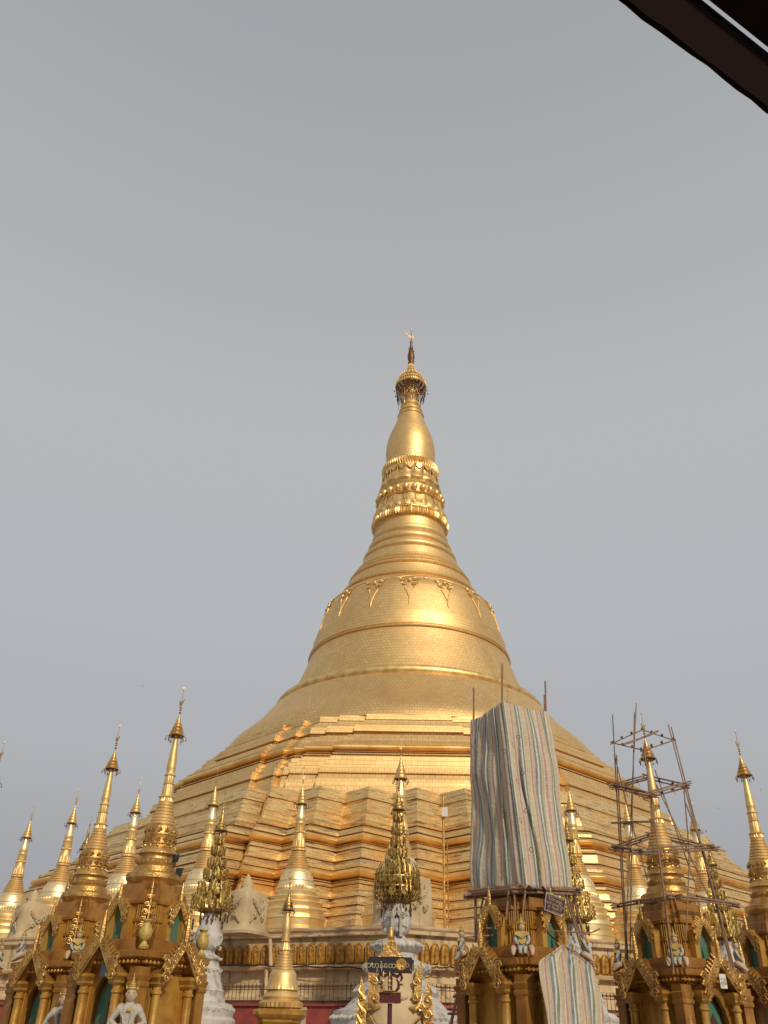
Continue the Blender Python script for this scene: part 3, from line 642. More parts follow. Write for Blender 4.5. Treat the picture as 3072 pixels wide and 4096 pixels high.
# ------------------------------------------------------------------ cream guardian blocks on the plinth corners
def make_sphinx():
    root = empty('guardian_block', (0, 0, 0), 'x', 'carved figure')
    def ring(h, w, z, c=.3):   # diamond with its corner to the front, front corner softened
        return [(-h, .2, z), (-h*.62, -w*.42, z), (-c*.5, -w, z), (c*.5, -w, z), (h*.62, -w*.42, z), (h, .2, z), (h*.6, .9, z), (-h*.6, .9, z)]
    g = G(); g.loft([ring(1.22, 1.0, 0), ring(1.24, 1.02, .12), ring(1.1, .92, .2), ring(1.04, .86, .5), ring(1.05, .86, 1.0), ring(1.04, .85, 1.5), ring(1.0, .82, 1.74), ring(.7, .62, 1.8), ring(.46, .46, 1.9), ring(.3, .32, 1.98, .2)])
    body = g.build('body', CA, root, 50)
    g = G(); g.loft([[(.27*s*cos(2*pi*k/8), -.1+.27*s*sin(2*pi*k/8), z) for k in range(8)] for s, z in ((1, 1.93), (1.1, 2.0), (1.0, 2.15), (.72, 2.3), (.3, 2.48), (.05, 2.56))]); g.build('crown', CA, root, 30)
    for s in (-1, 1):
        g = G()
        def q(u, z, o=.03): # point on the side facet, u 0 at the front corner to 1 at the outer corner
            a = Vector((s*.15, -.86, 0)); b = Vector((s*1.0, 0.05, 0)); n = Vector((s*.75, -.66, 0)).normalized(); k = 1 if z < 1.35 else 1-.28*(z-1.35)/.3
            return (a+(b-a)*u)*k+n*(o+.06)+Vector((0, 0, z))
        for j in range(3):
            g.tube([q(.1+.75*i/12, 1.55-.09*j-(.42-.05*j)*sin(pi*i/12)) for i in range(13)], .022, 5)
        for i in range(15): g.ball(q(.1+.75*i/14, 1.42-.46*sin(pi*i/14), .05), .03, 5, 4)
        for (cu, cz) in ((.3, .75), (.72, .72), (.5, .95)):
            g.tube([q(cu+.12*cos(i*.75)*(1-i/12), cz+.13*sin(i*.75)*(1-i/12), .03+i*.006) for i in range(11)], .035, 5)
        g.tube([q(.02+.4*i/8, .45+.35*sin(pi*i/16)) for i in range(9)], .03, 5)
        for i in range(7): g.tube([q(.12+.11*i, 1.45-.3*sin(pi*(i+1)/9)), q(.12+.11*i, 1.3-.3*sin(pi*(i+1)/9))], [.03, .01], 4)
        g.build('garland_relief', CA, body, 50)
    return root
s0 = make_sphinx()
for i, (x, d, sc_, lab) in enumerate([(965, 43.3, 1.0, 'pointed cream carved block on the petal wall, right of the left offering tree'), (1608, 42.9, 1.3, 'broad cream carved block behind the white vase of the central offering tree'), (97, 56, 1.05, 'pointed cream carved block near the left edge of the picture')]):
    o = s0 if i == 0 else copy_tree(s0); p = at(x, 3780, d); o.location = (p.x, p.y, 6.34 if i != 0 else 6.0); o.scale = (sc_,)*3; o.rotation_euler = (0, 0, .25 if i == 0 else 0); o['label'] = lab; o['group'] = 'cream carved blocks on the plinth'
# ------------------------------------------------------------------ statues
def skin(name, pts, edges, radii, m_, parent, sub=2):
    me = bpy.data.meshes.new(name+'_rig'); me.from_pydata(pts, edges, []); o = bpy.data.objects.new(name+'_rig', me); C.objects.link(o)
    md = o.modifiers.new('s', 'SKIN'); 
    for i, r in enumerate(radii):
        sv = me.skin_vertices[0].data[i]; sv.radius = r if isinstance(r, tuple) else (r, r); sv.use_root = (i == 0)
    sb = o.modifiers.new('d', 'SUBSURF'); sb.levels = sub; sb.render_levels = sub
    bpy.context.view_layer.update(); dg = bpy.context.evaluated_depsgraph_get()
    nm = bpy.data.meshes.new_from_object(o.evaluated_get(dg)); bpy.data.objects.remove(o)
    nm.name = name; nm.materials.clear(); nm.materials.append(m_)
    nm.polygons.foreach_set('use_smooth', [True]*len(nm.polygons))
    return link(name, nm, parent)
def face_bits(root, z, y, s):
    """painted eyes, nose, mouth and ears of a statue head centred at (0,y,z), half-width s"""
    for k in (-1, 1):
        g = G(); g.ball((k*.4*s, y-.9*s, z+.08*s), (.22*s, .08*s, .09*s), 6, 4); g.tube([(k*.15*s, y-.97*s, z+.3*s), (k*.42*s, y-.95*s, z+.38*s), (k*.68*s, y-.8*s, z+.3*s)], .035*s, 4); g.build('painted_eye', DK, root, 40)
    g = G(); g.ball((0, y-.97*s, z-.58*s), (.24*s, .05*s, .05*s), 6, 4); g.build('mouth', RD, root, 40)
    g = G(); g.tube([(0, y-.95*s, z+.25*s), (0, y-1.15*s, z-.2*s), (0, y-.95*s, z-.3*s)], [.08*s, .14*s, .08*s], 6)
    for k in (-1, 1): g.ball((k*1.0*s, y-.05*s, z-.05*s), (.12*s, .2*s, .38*s), 6, 5)
    return g
def crown(root, z, y, s, m_):
    g = G(); pr = [(s*1.05, z), (s*1.15, z+.12*s)]
    for i in range(5): r = s*(.95-.18*i); zz = z+s*(.25+.42*i); pr += [(r*.86, zz-.05*s), (r*1.04, zz), (r, zz+.2*s)]
    pr += [(.12*s, z+2.5*s), (.05*s, z+3.2*s), (.004, z+3.6*s)]
    g.lathe(pr, 16, (0, y), cap=False)
    for k in (-1, 1): g.prism([(0, 0), (.5*s, .5*s), (.35*s, 1.1*s), (.1*s, .7*s)], (k*s*.9, y-.1*s, z-.2*s), (k, 0, 0), (0, 0, 1), (0, 1, 0), .15*s)
    return g.build('tiered_crown', m_, root, 40)
def standing_statue():
    """guardian, hands on the hips, 1.75 m to the brow"""
    root = empty('guardian_statue', (0, 0, 0), 'x', 'statue')
    P = [(0, 0, .98), (0, 0, 1.15), (0, 0, 1.36), (0, 0, 1.46), (0, -.01, 1.6), (0, -.02, 1.7),
         (-.2, 0, 1.38), (-.36, .02, 1.14), (-.17, -.12, 1.02), (.2, 0, 1.38), (.36, .02, 1.14), (.17, -.12, 1.02),
         (-.1, 0, .92), (-.13, 0, .5), (-.14, 0, .08), (-.14, -.14, .04), (.1, 0, .92), (.13, 0, .5), (.14, 0, .08), (.14, -.14, .04)]
    E = [(0, 1), (1, 2), (2, 3), (3, 4), (4, 5), (2, 6), (6, 7), (7, 8), (2, 9), (9, 10), (10, 11), (0, 12), (12, 13), (13, 14), (14, 15), (0, 16), (16, 17), (17, 18), (18, 19)]
    R_ = [(.16, .12), (.145, .11), (.15, .12), (.065, .065), (.11, .115), (.085, .09), .1, .07, .05, .1, .07, .05, .1, .08, .06, .05, .1, .08, .06, .05]
    body = skin('body', P, E, R_, WS, root)
    hd = G(); hd.ball((0, -.03, 1.64), (.112, .12, .15), 16, 12); head = hd.build('head', SK, root, 60)
    face_bits(root, 1.65, -.03, .112).build('nose_and_ears', SK, root, 60)
    crown(root, 1.74, -.02, .1, YG)
    g = G()          # coat skirt, shawl, sash with pleats, fingers on the hips
    g.lathe([(.36, .1, .04, 18), (.3, .5, .04, 18), (.23, .9, .02, 18), (.2, 1.03)], 54); g.build('robe_skirt', WS, root, 50)
    g = G()
    for k in (-1, 1):
        g.tube([(k*.07, -.12, 1.42), (k*.1, -.17, 1.25), (k*.06, -.19, 1.08), (k*.1, -.25, .8), (k*.13, -.33, .35)], [.025, .03, .03, .035, .04], 6)
        g.tube([(k*.14, -.03, 1.45), (k*.22, -.04, 1.43), (k*.27, 0, 1.36)], [.04, .035, .01], 6)
        for f in range(4): g.tube([(k*(.17-.02*f), -.13-.01*f, 1.03), (k*(.11-.022*f), -.185, 1.0-.012*f), (k*(.06-.015*f), -.2, .985-.012*f)], [.016, .014, .009], 5)
        g.tube([(k*.17, -.1, 1.04), (k*.2, -.16, 1.1)], [.016, .01], 5)
    for k in range(7):
        a = -pi/2+(k-3)*.3; g.tube([(.235*cos(a), .2*sin(a), .98), (.28*cos(a+.05), .26*sin(a+.05), .6), (.36*cos(a), .36*sin(a), .12)], [.012, .022, .03], 5)
    for k in (-1, 1):
        for j in range(3): g.tube([(k*(.05+.035*j), -.135+.012*j, 1.4-.03*j), (k*(.06+.04*j), -.15+.014*j, 1.25), (k*(.04+.03*j), -.15+.01*j, 1.1)], [.006, .012, .006], 4)
        g.tube([(k*.36, .0, 1.16), (k*.40, -.01, 1.02), (k*.38, -.02, .85)], [.05, .035, .01], 5)
    g.build('sash', WS, root, 50)
    g = G(); g.lathe([(.2, 1.0), (.215, 1.03), (.21, 1.08), (.19, 1.1)], 24); g.build('belt', YG, root, 40); g = G(); g.lathe([(.1, 1.4), (.16, 1.36), (.15, 1.33)], 20, cap=False); g.build('neck_collar', YG, root, 40)
    return root
def seated_statue():
    """seated crowned guardian with lion haunches at both sides, 0.9 m"""
    root = empty('seated_guardian', (0, 0, 0), 'x', 'statue')
    P = [(0, 0, .14), (0, 0, .3), (0, 0, .44), (0, -.01, .5), (-.12, -.01, .43), (-.15, -.06, .3), (-.08, -.14, .22), (.12, -.01, .43), (.15, -.06, .3), (.08, -.14, .22),
         (-.06, -.08, .16), (-.055, -.15, .15), (-.05, -.17, .03), (.06, -.08, .16), (.055, -.15, .15), (.05, -.17, .03)]
    E = [(0, 1), (1, 2), (2, 3), (2, 4), (4, 5), (5, 6), (2, 7), (7, 8), (8, 9), (0, 10), (10, 11), (11, 12), (0, 13), (13, 14), (14, 15)]
    R_ = [.09, .08, .085, .04, .05, .035, .028, .05, .035, .028, .055, .045, .035, .055, .045, .035]
    skin('body', P, E, R_, BG, root)
    g = G(); g.ball((0, -.03, .57), (.062, .068, .085), 14, 10); g.build('head', SK, root, 60)
    face_bits(root, .575, -.03, .062).build('nose_and_ears', SK, root, 60)
    crown(root, .62, -.03, .06, YG)
    g = G()
    for k in (-1, 1):
        g.prism([(0, .47), (k*.07, .48), (k*.15, .46), (k*.145, .41), (k*.07, .38), (0, .33)], (0, -.12, 0), (1, 0, 0), (0, 0, 1), (0, 1, 0), .1)
        g.prism([(0, .34), (k*.06, .345), (k*.1, .32), (k*.05, .28), (0, .25)], (0, -.13, -.03), (1, 0, 0), (0, 0, 1), (0, 1, 0), .08)
    g.build('winged_collar', YG, root, 30)
    for k in (-1, 1):
        P = [(k*.12, .08, .16), (k*.19, .0, .17), (k*.2, -.1, .1), (k*.2, -.16, .03), (k*.2, -.22, .02)]
        skin('lion_haunch', P, [(0, 1), (1, 2), (2, 3), (3, 4)], [.06, .085, .06, .035, .03], SK, root)
    return root
SEAT = seated_statue(); SEAT_USED = [False]
STAND = standing_statue(); STAND_USED = [False]
def put(proto, used, loc, rz, lab, grp, s_=1.0):
    o = proto if not used[0] else copy_tree(proto); used[0] = True
    o.location = loc; o.rotation_euler = (0, 0, rz); o.scale = (s_,)*3; o['label'] = lab; o['group'] = grp; return o

# ------------------------------------------------------------------ ornate corner shrines
def curl(g, O, X, Y, N, r, t, n=11, turns=1.6, s=1):
    pts = []
    for i in range(n):
        a = 2*pi*turns*i/(n-1); q = r*(1-.8*i/(n-1)); pts.append(Vector(O)+X*(q*cos(a)*s)+Y*(q*sin(a))+N*(t*.6*i/(n-1)))
    g.tube(pts, [t*(1-.4*i/(n-1)) for i in range(n)], 5)
def flame_gable(g, O, X, N, w, h, bw, th=.06):
    """openwork border along a pointed gable: half width w, apex height h, border width bw"""
    Z = Vector((0, 0, 1)); O = Vector(O)
    for s in (-1, 1):
        path = []
        for i in range(9):
            t = i/8; path.append((s*w*(1-t)**.92, h*(t**1.12)))
        for i in range(8):
            (x0, z0), (x1, z1) = path[i], path[i+1]
            n_ = Vector((-(z1-z0), (x1-x0)))*(-s); n_ = n_.normalized() if n_.length else n_
            if n_.x*s < 0: n_ = -n_
            c = O+X*((x0+x1)/2+n_.x*bw*.45)+Z*((z0+z1)/2+n_.y*bw*.45)+N*.03
            curl(g, c, X, Z, N, bw*.42, bw*.12, s=s*(1 if i % 2 else -1))
            tip = O+X*((x0+x1)/2+n_.x*bw*1.25)+Z*((z0+z1)/2+n_.y*bw*1.25+bw*.3)
            g.tube([c, (c+tip)/2+N*.02, tip], [bw*.16, bw*.12, bw*.02], 4)
        g.tube([O+X*x+Z*z+N*.02 for x, z in path], bw*.13, 5)
        for k in range(3): curl(g, O+X*(s*(w+bw*(.35+.1*k)))+Z*(-bw*(.2-.75*k))+N*.04, X, Z, N, bw*.5, bw*.14, s=s)
    a = O+Z*h
    g.tube([a, a+Z*bw*1.2, a+Z*bw*2.0, a+Z*bw*3.2], [bw*.25, bw*.3, bw*.22, bw*.02], 6)
def rsq(a, n, z, steps=3):
    """redented square ring, half side a, corners notched"""
    q = []
    for k in range(4):
        pts = [(a, -(a-n*steps))]
        pts = []
        for s in range(steps+1): pts += [(a-n*s, a-n*(steps-s))] if s == 0 else [(a-n*s, a-n*(steps-s+1)), (a-n*s, a-n*(steps-s))]
        c, s_ = [(1, 0), (0, 1), (-1, 0), (0, -1)][k]
        q += [(x*c-y*s_, x*s_+y*c, z) for x, y in pts]
    return q
SPIRE = [(.60, 5.05), (.66, 5.12), (.7, 5.16), (.7, 5.26), (.66, 5.3), (.55, 5.33), (.52, 5.45), (.45, 5.5), (.48, 5.54, .03, 24), (.49, 5.6, .03, 24), (.42, 5.64), (.4, 5.7), (.41, 5.74), (.5, 5.77), (.47, 5.84), (.42, 5.9), (.4, 5.97), (.42, 6.0), (.39, 6.05), (.39, 6.2), (.41, 6.23), (.39, 6.27), (.4, 6.42), (.38, 6.46), (.33, 6.5)]
def make_shrine(doors=(0, 2), fin=False):
    root = empty('corner_shrine', (0, 0, 0), 'x', 'shrine')
    b = G()
    for a, z0, z1 in ((1.6, 0, .5), (1.45, .5, .9)): b.loft([rsq(a, .1, z0), rsq(a, .1, z1)])
    # core with corner piers
    b.loft([[(x*.72, y*.72, z) for x, y in ((1, -1), (1, 1), (-1, 1), (-1, -1))] for z in (.9, 3.2)])
    for sx in (-1, 1):
        for sy in (-1, 1):
            b.loft([[(sx*.98+x*w, sy*.98+y*w, z) for x, y in ((1, -1), (1, 1), (-1, 1), (-1, -1))] for w, z in ((.2, .9), (.2, 1.1), (.155, 1.15), (.15, 2.72), (.18, 2.76), (.18, 2.82), (.16, 2.85), (.19, 2.92), (.2, 2.97), (.16, 3.0), (.16, 3.14))])
    # cornice
    b.loft([rsq(a, .07, z) for a, z in ((.9, 3.02), (1.0, 3.05), (1.0, 3.1), (1.06, 3.14), (1.06, 3.18), (1.13, 3.22), (1.15, 3.28), (1.22, 3.32), (1.25, 3.34), (1.25, 3.46), (1.1, 3.5), (.8, 3.52))])
    # drum: redented tower body with porches
    b.loft([rsq(a, n_, z) for a, n_, z in ((1.02, .1, 3.48), (1.0, .1, 3.74), (.86, .1, 3.76), (.8, .1, 3.8), (.78, .1, 4.1), (.82, .1, 4.12), (.82, .1, 4.18), (.78, .1, 4.2), (.76, .1, 4.5), (.82, .1, 4.53), (.82, .1, 4.6), (.77, .1, 4.63), (.74, .1, 4.82), (.66, .09, 4.86), (.64, .08, 5.0), (.58, .08, 5.03), (.56, .07, 5.1))])
    b.build('body', OC, root, 30)
    g = G()
    for k in range(4):
        a = -pi/2+k*pi/2; N_ = Vector((cos(a), sin(a), 0)); X_ = Vector((-sin(a), cos(a), 0))
        g.tube([N_*1.2+X_*x+Vector((0, 0, 3.24)) for x in (-1.15, 0, 1.15)], .014, 4)
        for i in range(-8, 9): g.ball(N_*1.2+X_*(i*.13)+Vector((0, 0, 3.24)), (.03, .03, .045), 6, 4)
        for s in (-1, 1):
            for j in range(5): g.tube([N_*(.79-.02*j)+X_*(s*(.42+.05*j))+Vector((0, 0, 3.8)), N_*(.79-.02*j)+X_*(s*(.42+.05*j))+Vector((0, 0, 4.5))], .018, 5)
            q = N_*.98+X_*(s*.98)
    g.build('carved_trim', OY, root, 40)
    Z_ = Vector((0, 0, 1))
    for k in range(4):
        a = -pi/2+k*pi/2; N_ = Vector((cos(a), sin(a), 0)); X_ = Vector((-sin(a), cos(a), 0))
        for s in (-1, 1):
            c = N_*1.15+X_*(s*.53); q = G()
            q.lathe([(.14, .9), (.14, 1.05), (.105, 1.1), (.1, 2.6), (.13, 2.63), (.13, 2.67), (.1, 2.7), (.1, 2.8)], 16, (c.x, c.y))
            q.loft([[tuple(c+N_*(w*y)+X_*(w*x)+Z_*z) for x, y in ((1, -1), (1, 1), (-1, 1), (-1, -1))] for w, z in ((.11, 2.78), (.15, 2.82), (.15, 2.86), (.2, 2.93), (.22, 2.95), (.22, 3.01), (.14, 3.03))])
            q.loft([[tuple(N_*n_+X_*(s*x)+Z_*z) for n_, x in ((.9, .44), (1.06, .44), (1.06, .62), (.9, .62))] for z in (.9, 3.0)])
            q.build('column', OY, root, 35)
        q = G()
        if k in doors:
            L_ = [(-.52, .9), (-.52, 3.0), (-.04, 3.56), (0, 3.6), (0, 3.02), (-.16, 2.9), (-.3, 2.66), (-.37, 2.4), (-.37, .9)]
            for s in (-1, 1): q.prism([(x*s, y) for x, y in L_], N_*.92, X_, Z_, N_, .1)
            q.build('door_surround', OC, root, 30)
            q = G(); q.loft([[tuple(N_*(.74+dd)+X_*x+Z_*z) for x, z in ((-.36, .9), (-.36, 2.4), (-.29, 2.65), (-.15, 2.88), (0, 3.0), (.15, 2.88), (.29, 2.65), (.36, 2.4), (.36, .9))] for dd in (0, .06)])
            rc = q.build('green_recess', GN, root, 30)
            q = G(); q.prism([(-.02, .9), (-.02, 2.45), (.1, 2.6), (.26, 2.3), (.3, .9)], N_*.805, X_, Z_, N_, .01); q.build('door_shade_plate', DK, rc, 0)  # flat dark plate, paints the interior's shade onto half of the green recess
        else:
            q.prism([(-.52, .9), (-.52, 3.0), (0, 3.6), (.52, 3.0), (.52, .9)], N_*.9, X_, Z_, N_, .08); q.build('blank_panel', OY, root, 30)
        q = G()
        for s in (-1, 1):
            q.loft([[tuple(N_*d+X_*(s*x)+Z_*z) for x, z in ((0, 3.74), (.3, 3.42), (.66, 3.03), (.56, 2.99), (.25, 3.32), (0, 3.6))] for d in (.7, 1.36)])
        rf = q.build('gable_roof', OC, root, 30)
        q = G(); flame_gable(q, N_*1.37+Z_*3.0, X_, N_, .48, .60, .235, .08); q.build('flame_border', GO, rf, 50)
        q = G()
        for s in (-1, 1): q.prism([(s*.19, 3.72), (s*.19, 4.25), (0, 4.52), (0, 4.66), (s*.33, 4.36), (s*.33, 3.72)], N_*.72, X_, Z_, N_, .28)
        ws = q.build('window_surround', OY, root, 30)
        q = G(); q.prism([(-.19, 3.72), (-.19, 4.24), (-.09, 4.42), (0, 4.53), (.09, 4.42), (.19, 4.24), (.19, 3.72)], N_*.86, X_, Z_, N_, .02); q.build('lancet_window', GN, ws, 30)
        q = G(); flame_gable(q, N_*1.03+Z_*4.18, X_, N_, .22, .36, .17); q.build('flame_border', GO, ws, 50)
    if fin:       # openwork finial standing on the corner of the tower
        for k in ((1, -1) if doors == (0, 2) else (1, -1),):
            q = Vector((k[0]*.78, k[1]*.78, 3.85)); X_ = Vector((1, 1, 0)).normalized(); N_ = Vector((1, -1, 0)).normalized(); g = G()
            g.tube([q, q+Z_*.5, q+Z_*.95, q+Z_*1.2], [.035, .03, .025, .004], 6)
            for j in range(5):
                for s in (-1, 1): curl(g, q+Z_*(.12+.17*j)+X_*(s*(.13-.02*j)), X_, Z_, N_, .10-.013*j, .022, s=s)
            g.ball(q+Z_*1.0, .04, 8, 5); g.build('corner_finial', GO, root, 50)
    g = G(); g.lathe(SPIRE, 48)
    for k in range(14):
        a = 2*pi*k/14; R_ = .415
        X_ = Vector((-sin(a), cos(a), 0)); N_ = Vector((cos(a), sin(a), 0)); curl(g, N_*R_+Vector((0, 0, 6.33)), X_, Vector((0, 0, 1)), N_, .06, .018, 9)
        curl(g, N_*R_+Vector((0, 0, 6.1)), X_, Vector((0, 0, 1)), N_, .07, .018, 9, s=-1); g.ball(N_*R_+Vector((0, 0, 5.95)), .035, 5, 4)
    g.build('spire_base', GO, root, 40)
    g = G(); pr = []
    for i in range(7):
        r = .335-.023*i; z = 6.49+.085*i; pr += [(r-.03, z), (r, z+.015), (r+.005, z+.05), (r-.03, z+.075)]
    pr += [(.17, 7.08), (.19, 7.1, .06, 16), (.17, 7.2, .06, 16), (.21, 7.22, .08, 16), (.15, 7.26), (.15, 7.4, .05, 12), (.125, 7.55, .05, 12), (.15, 7.57, .06, 14), (.12, 7.6), (.125, 7.62, .06, 10), (.115, 7.78, .06, 10), (.15, 7.8, .06, 10), (.12, 7.85), (.11, 7.9), (.13, 7.99)]
    g.lathe(pr, 64); g.build('ringed_spire', GS, root, 40)
    g = G(); g.lathe([(.125, 7.98), (.125, 8.02), (.11, 8.25), (.085, 8.54), (.06, 8.86)], 20); g.build('banana_bud', GS, root, 40)
    a, b_, c = hti_parts(.2, 8.88, .62, 10.35); u = a.build('umbrella', GO, root, 40); b_.build('hanging_bells', GR, u, 0); c.build('weather_vane', GO, root, 0)
    return root
shA = make_shrine((0, 1), True); shB = make_shrine((0, 2), True); shC = make_shrine((0, 2))
P_ = {'S0': (-13.77, -69.65), 'S1': (-9.25, -71.54), 'S2': (-6.43, -74.95), 'S3': (2.76, -75.18), 'S4': (6.87, -73.47), 'S5': (10.11, -71.92)}
# a shrine whose door is on the right-hand face: turn the plan by 90 degrees
lab = {'S0': 'shrine at the left edge, only its right side and umbrella tip in the picture', 'S1': 'ochre shrine with green door recesses, the leftmost whole spire', 'S2': 'ochre shrine with the tallest clear spire, a white-robed guardian at its corner',
       'S3': 'ochre shrine with its spire wrapped in the striped tarpaulin', 'S4': 'ochre shrine inside the bare bamboo scaffold', 'S5': 'ochre shrine at the right edge with a clear spire'}
shr = {}
for k, nm in enumerate(('S1', 'S2', 'S3', 'S4', 'S5', 'S0')):
    o = [shA, shB, shC][k] if k < 3 else copy_tree(shA if nm == 'S0' else shC); x, y = P_[nm]
    az = atan2(x, y+DIST)            # bearing from the camera
    door_left = nm in ('S0', 'S1', 'S2')
    # front corner of the plan must look at the camera: corner (-X,-Y) or (+X,-Y)
    rz = -az + (radians(-45) if door_left else radians(45))
    if nm in ('S1', 'S0'): rz += radians(-6)
    o.location = (x, y, 0); o.rotation_euler = (0, 0, rz); o['label'] = lab[nm]; o['group'] = 'ornate ochre corner shrines'; shr[nm] = o
# statues on the cornices and before the corner piers
def around(nm, ang, r, z):
    x, y = P_[nm]; az = atan2(x, y+DIST); a = -pi/2-az+radians(ang); return (x+r*cos(a), y+r*sin(a), z), a+pi/2
for nm, ang, what in (('S3', 0, 'seated crowned guardian statue above the front corner of the wrapped shrine'), ('S3', -90, 'seated guardian statue on the left corner of the wrapped shrine'), ('S3', 90, 'seated guardian statue on the right corner of the wrapped shrine'),
                      ('S4', 0, 'seated crowned guardian in yellow collar above the front corner of the scaffolded shrine'), ('S4', -90, 'seated guardian statue on the left corner of the scaffolded shrine'), ('S4', 90, 'seated guardian statue on the right corner of the scaffolded shrine'),
                      ('S1', 0, 'seated guardian statue above the front corner of the leftmost whole shrine'), ('S1', -90, 'seated guardian statue on the left corner of the leftmost whole shrine'), ('S0', 90, 'seated guardian statue on the right corner of the shrine at the left edge')):
    loc, rz = around(nm, ang, 1.42, 3.5); put(SEAT, SEAT_USED, loc, rz, what, 'seated guardians on shrine cornices', 1.05)
for nm, what in (('S1', 'white-robed guardian statue standing between two doorways of the leftmost whole shrine'), ('S2', 'white-robed guardian statue, hands on hips, before the second shrine from the left'), ('S4', 'white-robed guardian statue before the scaffolded shrine, only crown and shoulders in view'), ('S5', 'white-robed guardian statue at the right edge of the picture')):
    dz = {'S1': .93, 'S2': .92, 'S4': .42, 'S5': .3}[nm]; ang = {'S1': -2, 'S2': -3, 'S4': 3, 'S5': -2}[nm]
    loc, rz = around(nm, ang, 1.85, dz); o = put(STAND, STAND_USED, loc, rz, what, 'standing guardians before the shrines')
    g = G(); g.box((0, 0, dz/2-.01), (.6, .6, dz-.02)); g.box((0, 0, dz-.05), (.7, .7, .08)); pe_ = g.build('statue_pedestal', OC, None, 30); pe_.location = (loc[0], loc[1], 0); pe_.rotation_euler = (0, 0, rz)
    tag(pe_, 'ochre pedestal under the '+what.replace('statue ', '').split(',')[0][:70].rsplit(' ', 0)[0], 'pedestal', 'statue pedestals')
    pe_['label'] = {'S1': 'low ochre pedestal before the leftmost whole shrine', 'S2': 'low ochre pedestal before the second shrine from the left', 'S4': 'low ochre pedestal before the scaffolded shrine', 'S5': 'low ochre pedestal before the shrine at the right edge'}[nm]
# gilt pots on shrine S2's cornice
pot0 = None
for ang, what in ((0, 'small gilt pot above the front corner of the second shrine from the left'), (90, 'small gilt pot on the right corner of the second shrine from the left')):
    loc, rz = around('S2', ang, 1.4, 3.5)
    if pot0 is None:
        g = G(); g.lathe([(.1, 0), (.12, .05), (.07, .12), (.06, .16), (.14, .24), (.16, .36), (.12, .48), (.07, .55), (.11, .6), (.1, .62)], 18); o = pot0 = g.build('gilt_pot', YG, None, 50)
    else: o = pot0.copy(); C.objects.link(o)
    o.location = loc; tag(o, what, 'pot', 'gilt pots')

# ------------------------------------------------------------------ little gold shrine with plaque
root = empty('little_shrine', (0, 0, 0), 'little golden shrine with a white plaque and an arched niche, left of the sign', 'shrine')
p = at(1167, 3444, 27); root.location = (p.x, p.y, 0)
g = G(); g.loft([rsq(a, .05, z) for a, z in ((.75, 0), (.75, .5), (.55, .55), (.5, 1.6), (.5, 2.2), (.54, 2.25), (.54, 2.3), (.62, 2.36), (.66, 2.42), (.66, 2.52), (.52, 2.56))]); g.build('body', OY, root, 30)
g = G(); g.lathe([(.48, 2.55), (.58, 2.6, .03, 30), (.6, 2.7, .03, 30), (.48, 2.78), (.52, 2.84), (.46, 2.92), (.4, 3.0)], 60); g.lathe([(.36, 2.98), (.46, 3.02, .03, 26), (.42, 3.12, .03, 26), (.38, 3.2), (.37, 3.4), (.34, 3.45), (.3, 3.5)], 60)
pr = []
for i in range(6): r = .28-.022*i; z = 3.5+.075*i; pr += [(r-.02, z), (r, z+.015), (r, z+.05), (r-.02, z+.065)]
pr += [(.14, 3.96), (.17, 4.0, .06, 14), (.13, 4.1, .05, 14), (.11, 4.18, .05, 14), (.14, 4.22, .06, 14), (.11, 4.25), (.12, 4.5), (.13, 4.55), (.09, 4.8), (.055, 4.97)]
g.lathe(pr, 48); g.build('ringed_spire', GS, root, 40)
a, b_, c = hti_parts(.16, 5.02, .55, 6.36, 10); a.build('umbrella', GD, root, 40); b_.build('hanging_bells', GR, root, 0); c.build('weather_vane', GD, root, 0)
g = G(); g.prism([(-.16, 1.2), (-.16, 1.9), (0, 2.15), (.16, 1.9), (.16, 1.2)], (-.36, -.52, 0), (1, 0, 0), (0, 0, 1), (0, 1, 0), .03); g.build('niche', DK, root, 0)
g = G(); flame_gable(g, (-.36, -.55, 1.85), Vector((1, 0, 0)), Vector((0, -1, 0)), .2, .3, .06); 
for s in (-1, 1): g.tube([(-.36+s*.2, -.55, 1.2), (-.36+s*.2, -.55, 1.85)], .03, 6)
g.build('niche_frame', GO, root, 40)
g = G(); g.box((.13, -.545, 1.93), (.54, .03, .42)); pq = g.build('plaque', MB_, root, 0)
def text_mesh(txt, size, name, m_, parent, M, ext=.002, align='CENTER'):
    cu = bpy.data.curves.new('t', 'FONT'); cu.body = txt; cu.size = size; cu.align_x = align; cu.align_y = 'CENTER'; cu.extrude = ext; cu.resolution_u = 2
    o = bpy.data.objects.new('t', cu); C.objects.link(o); bpy.context.view_layer.update()
    me = bpy.data.meshes.new_from_object(o.evaluated_get(bpy.context.evaluated_depsgraph_get())); bpy.data.objects.remove(o)
    me.name = name; me.materials.clear(); me.materials.append(m_); q = link(name, me, parent); q.matrix_local = M; return q
UPR = Matrix.Rotation(pi/2, 4, 'X')
text_mesh('ဤေစတီေတာ်အား\nကုသိုလ်ရှင်မိသားစု\nလှူဒါန်းသည်\nအမျှအမျှ', .085, 'inscription', DK, pq, Matrix.Translation((.13, -.562, 1.93)) @ UPR)

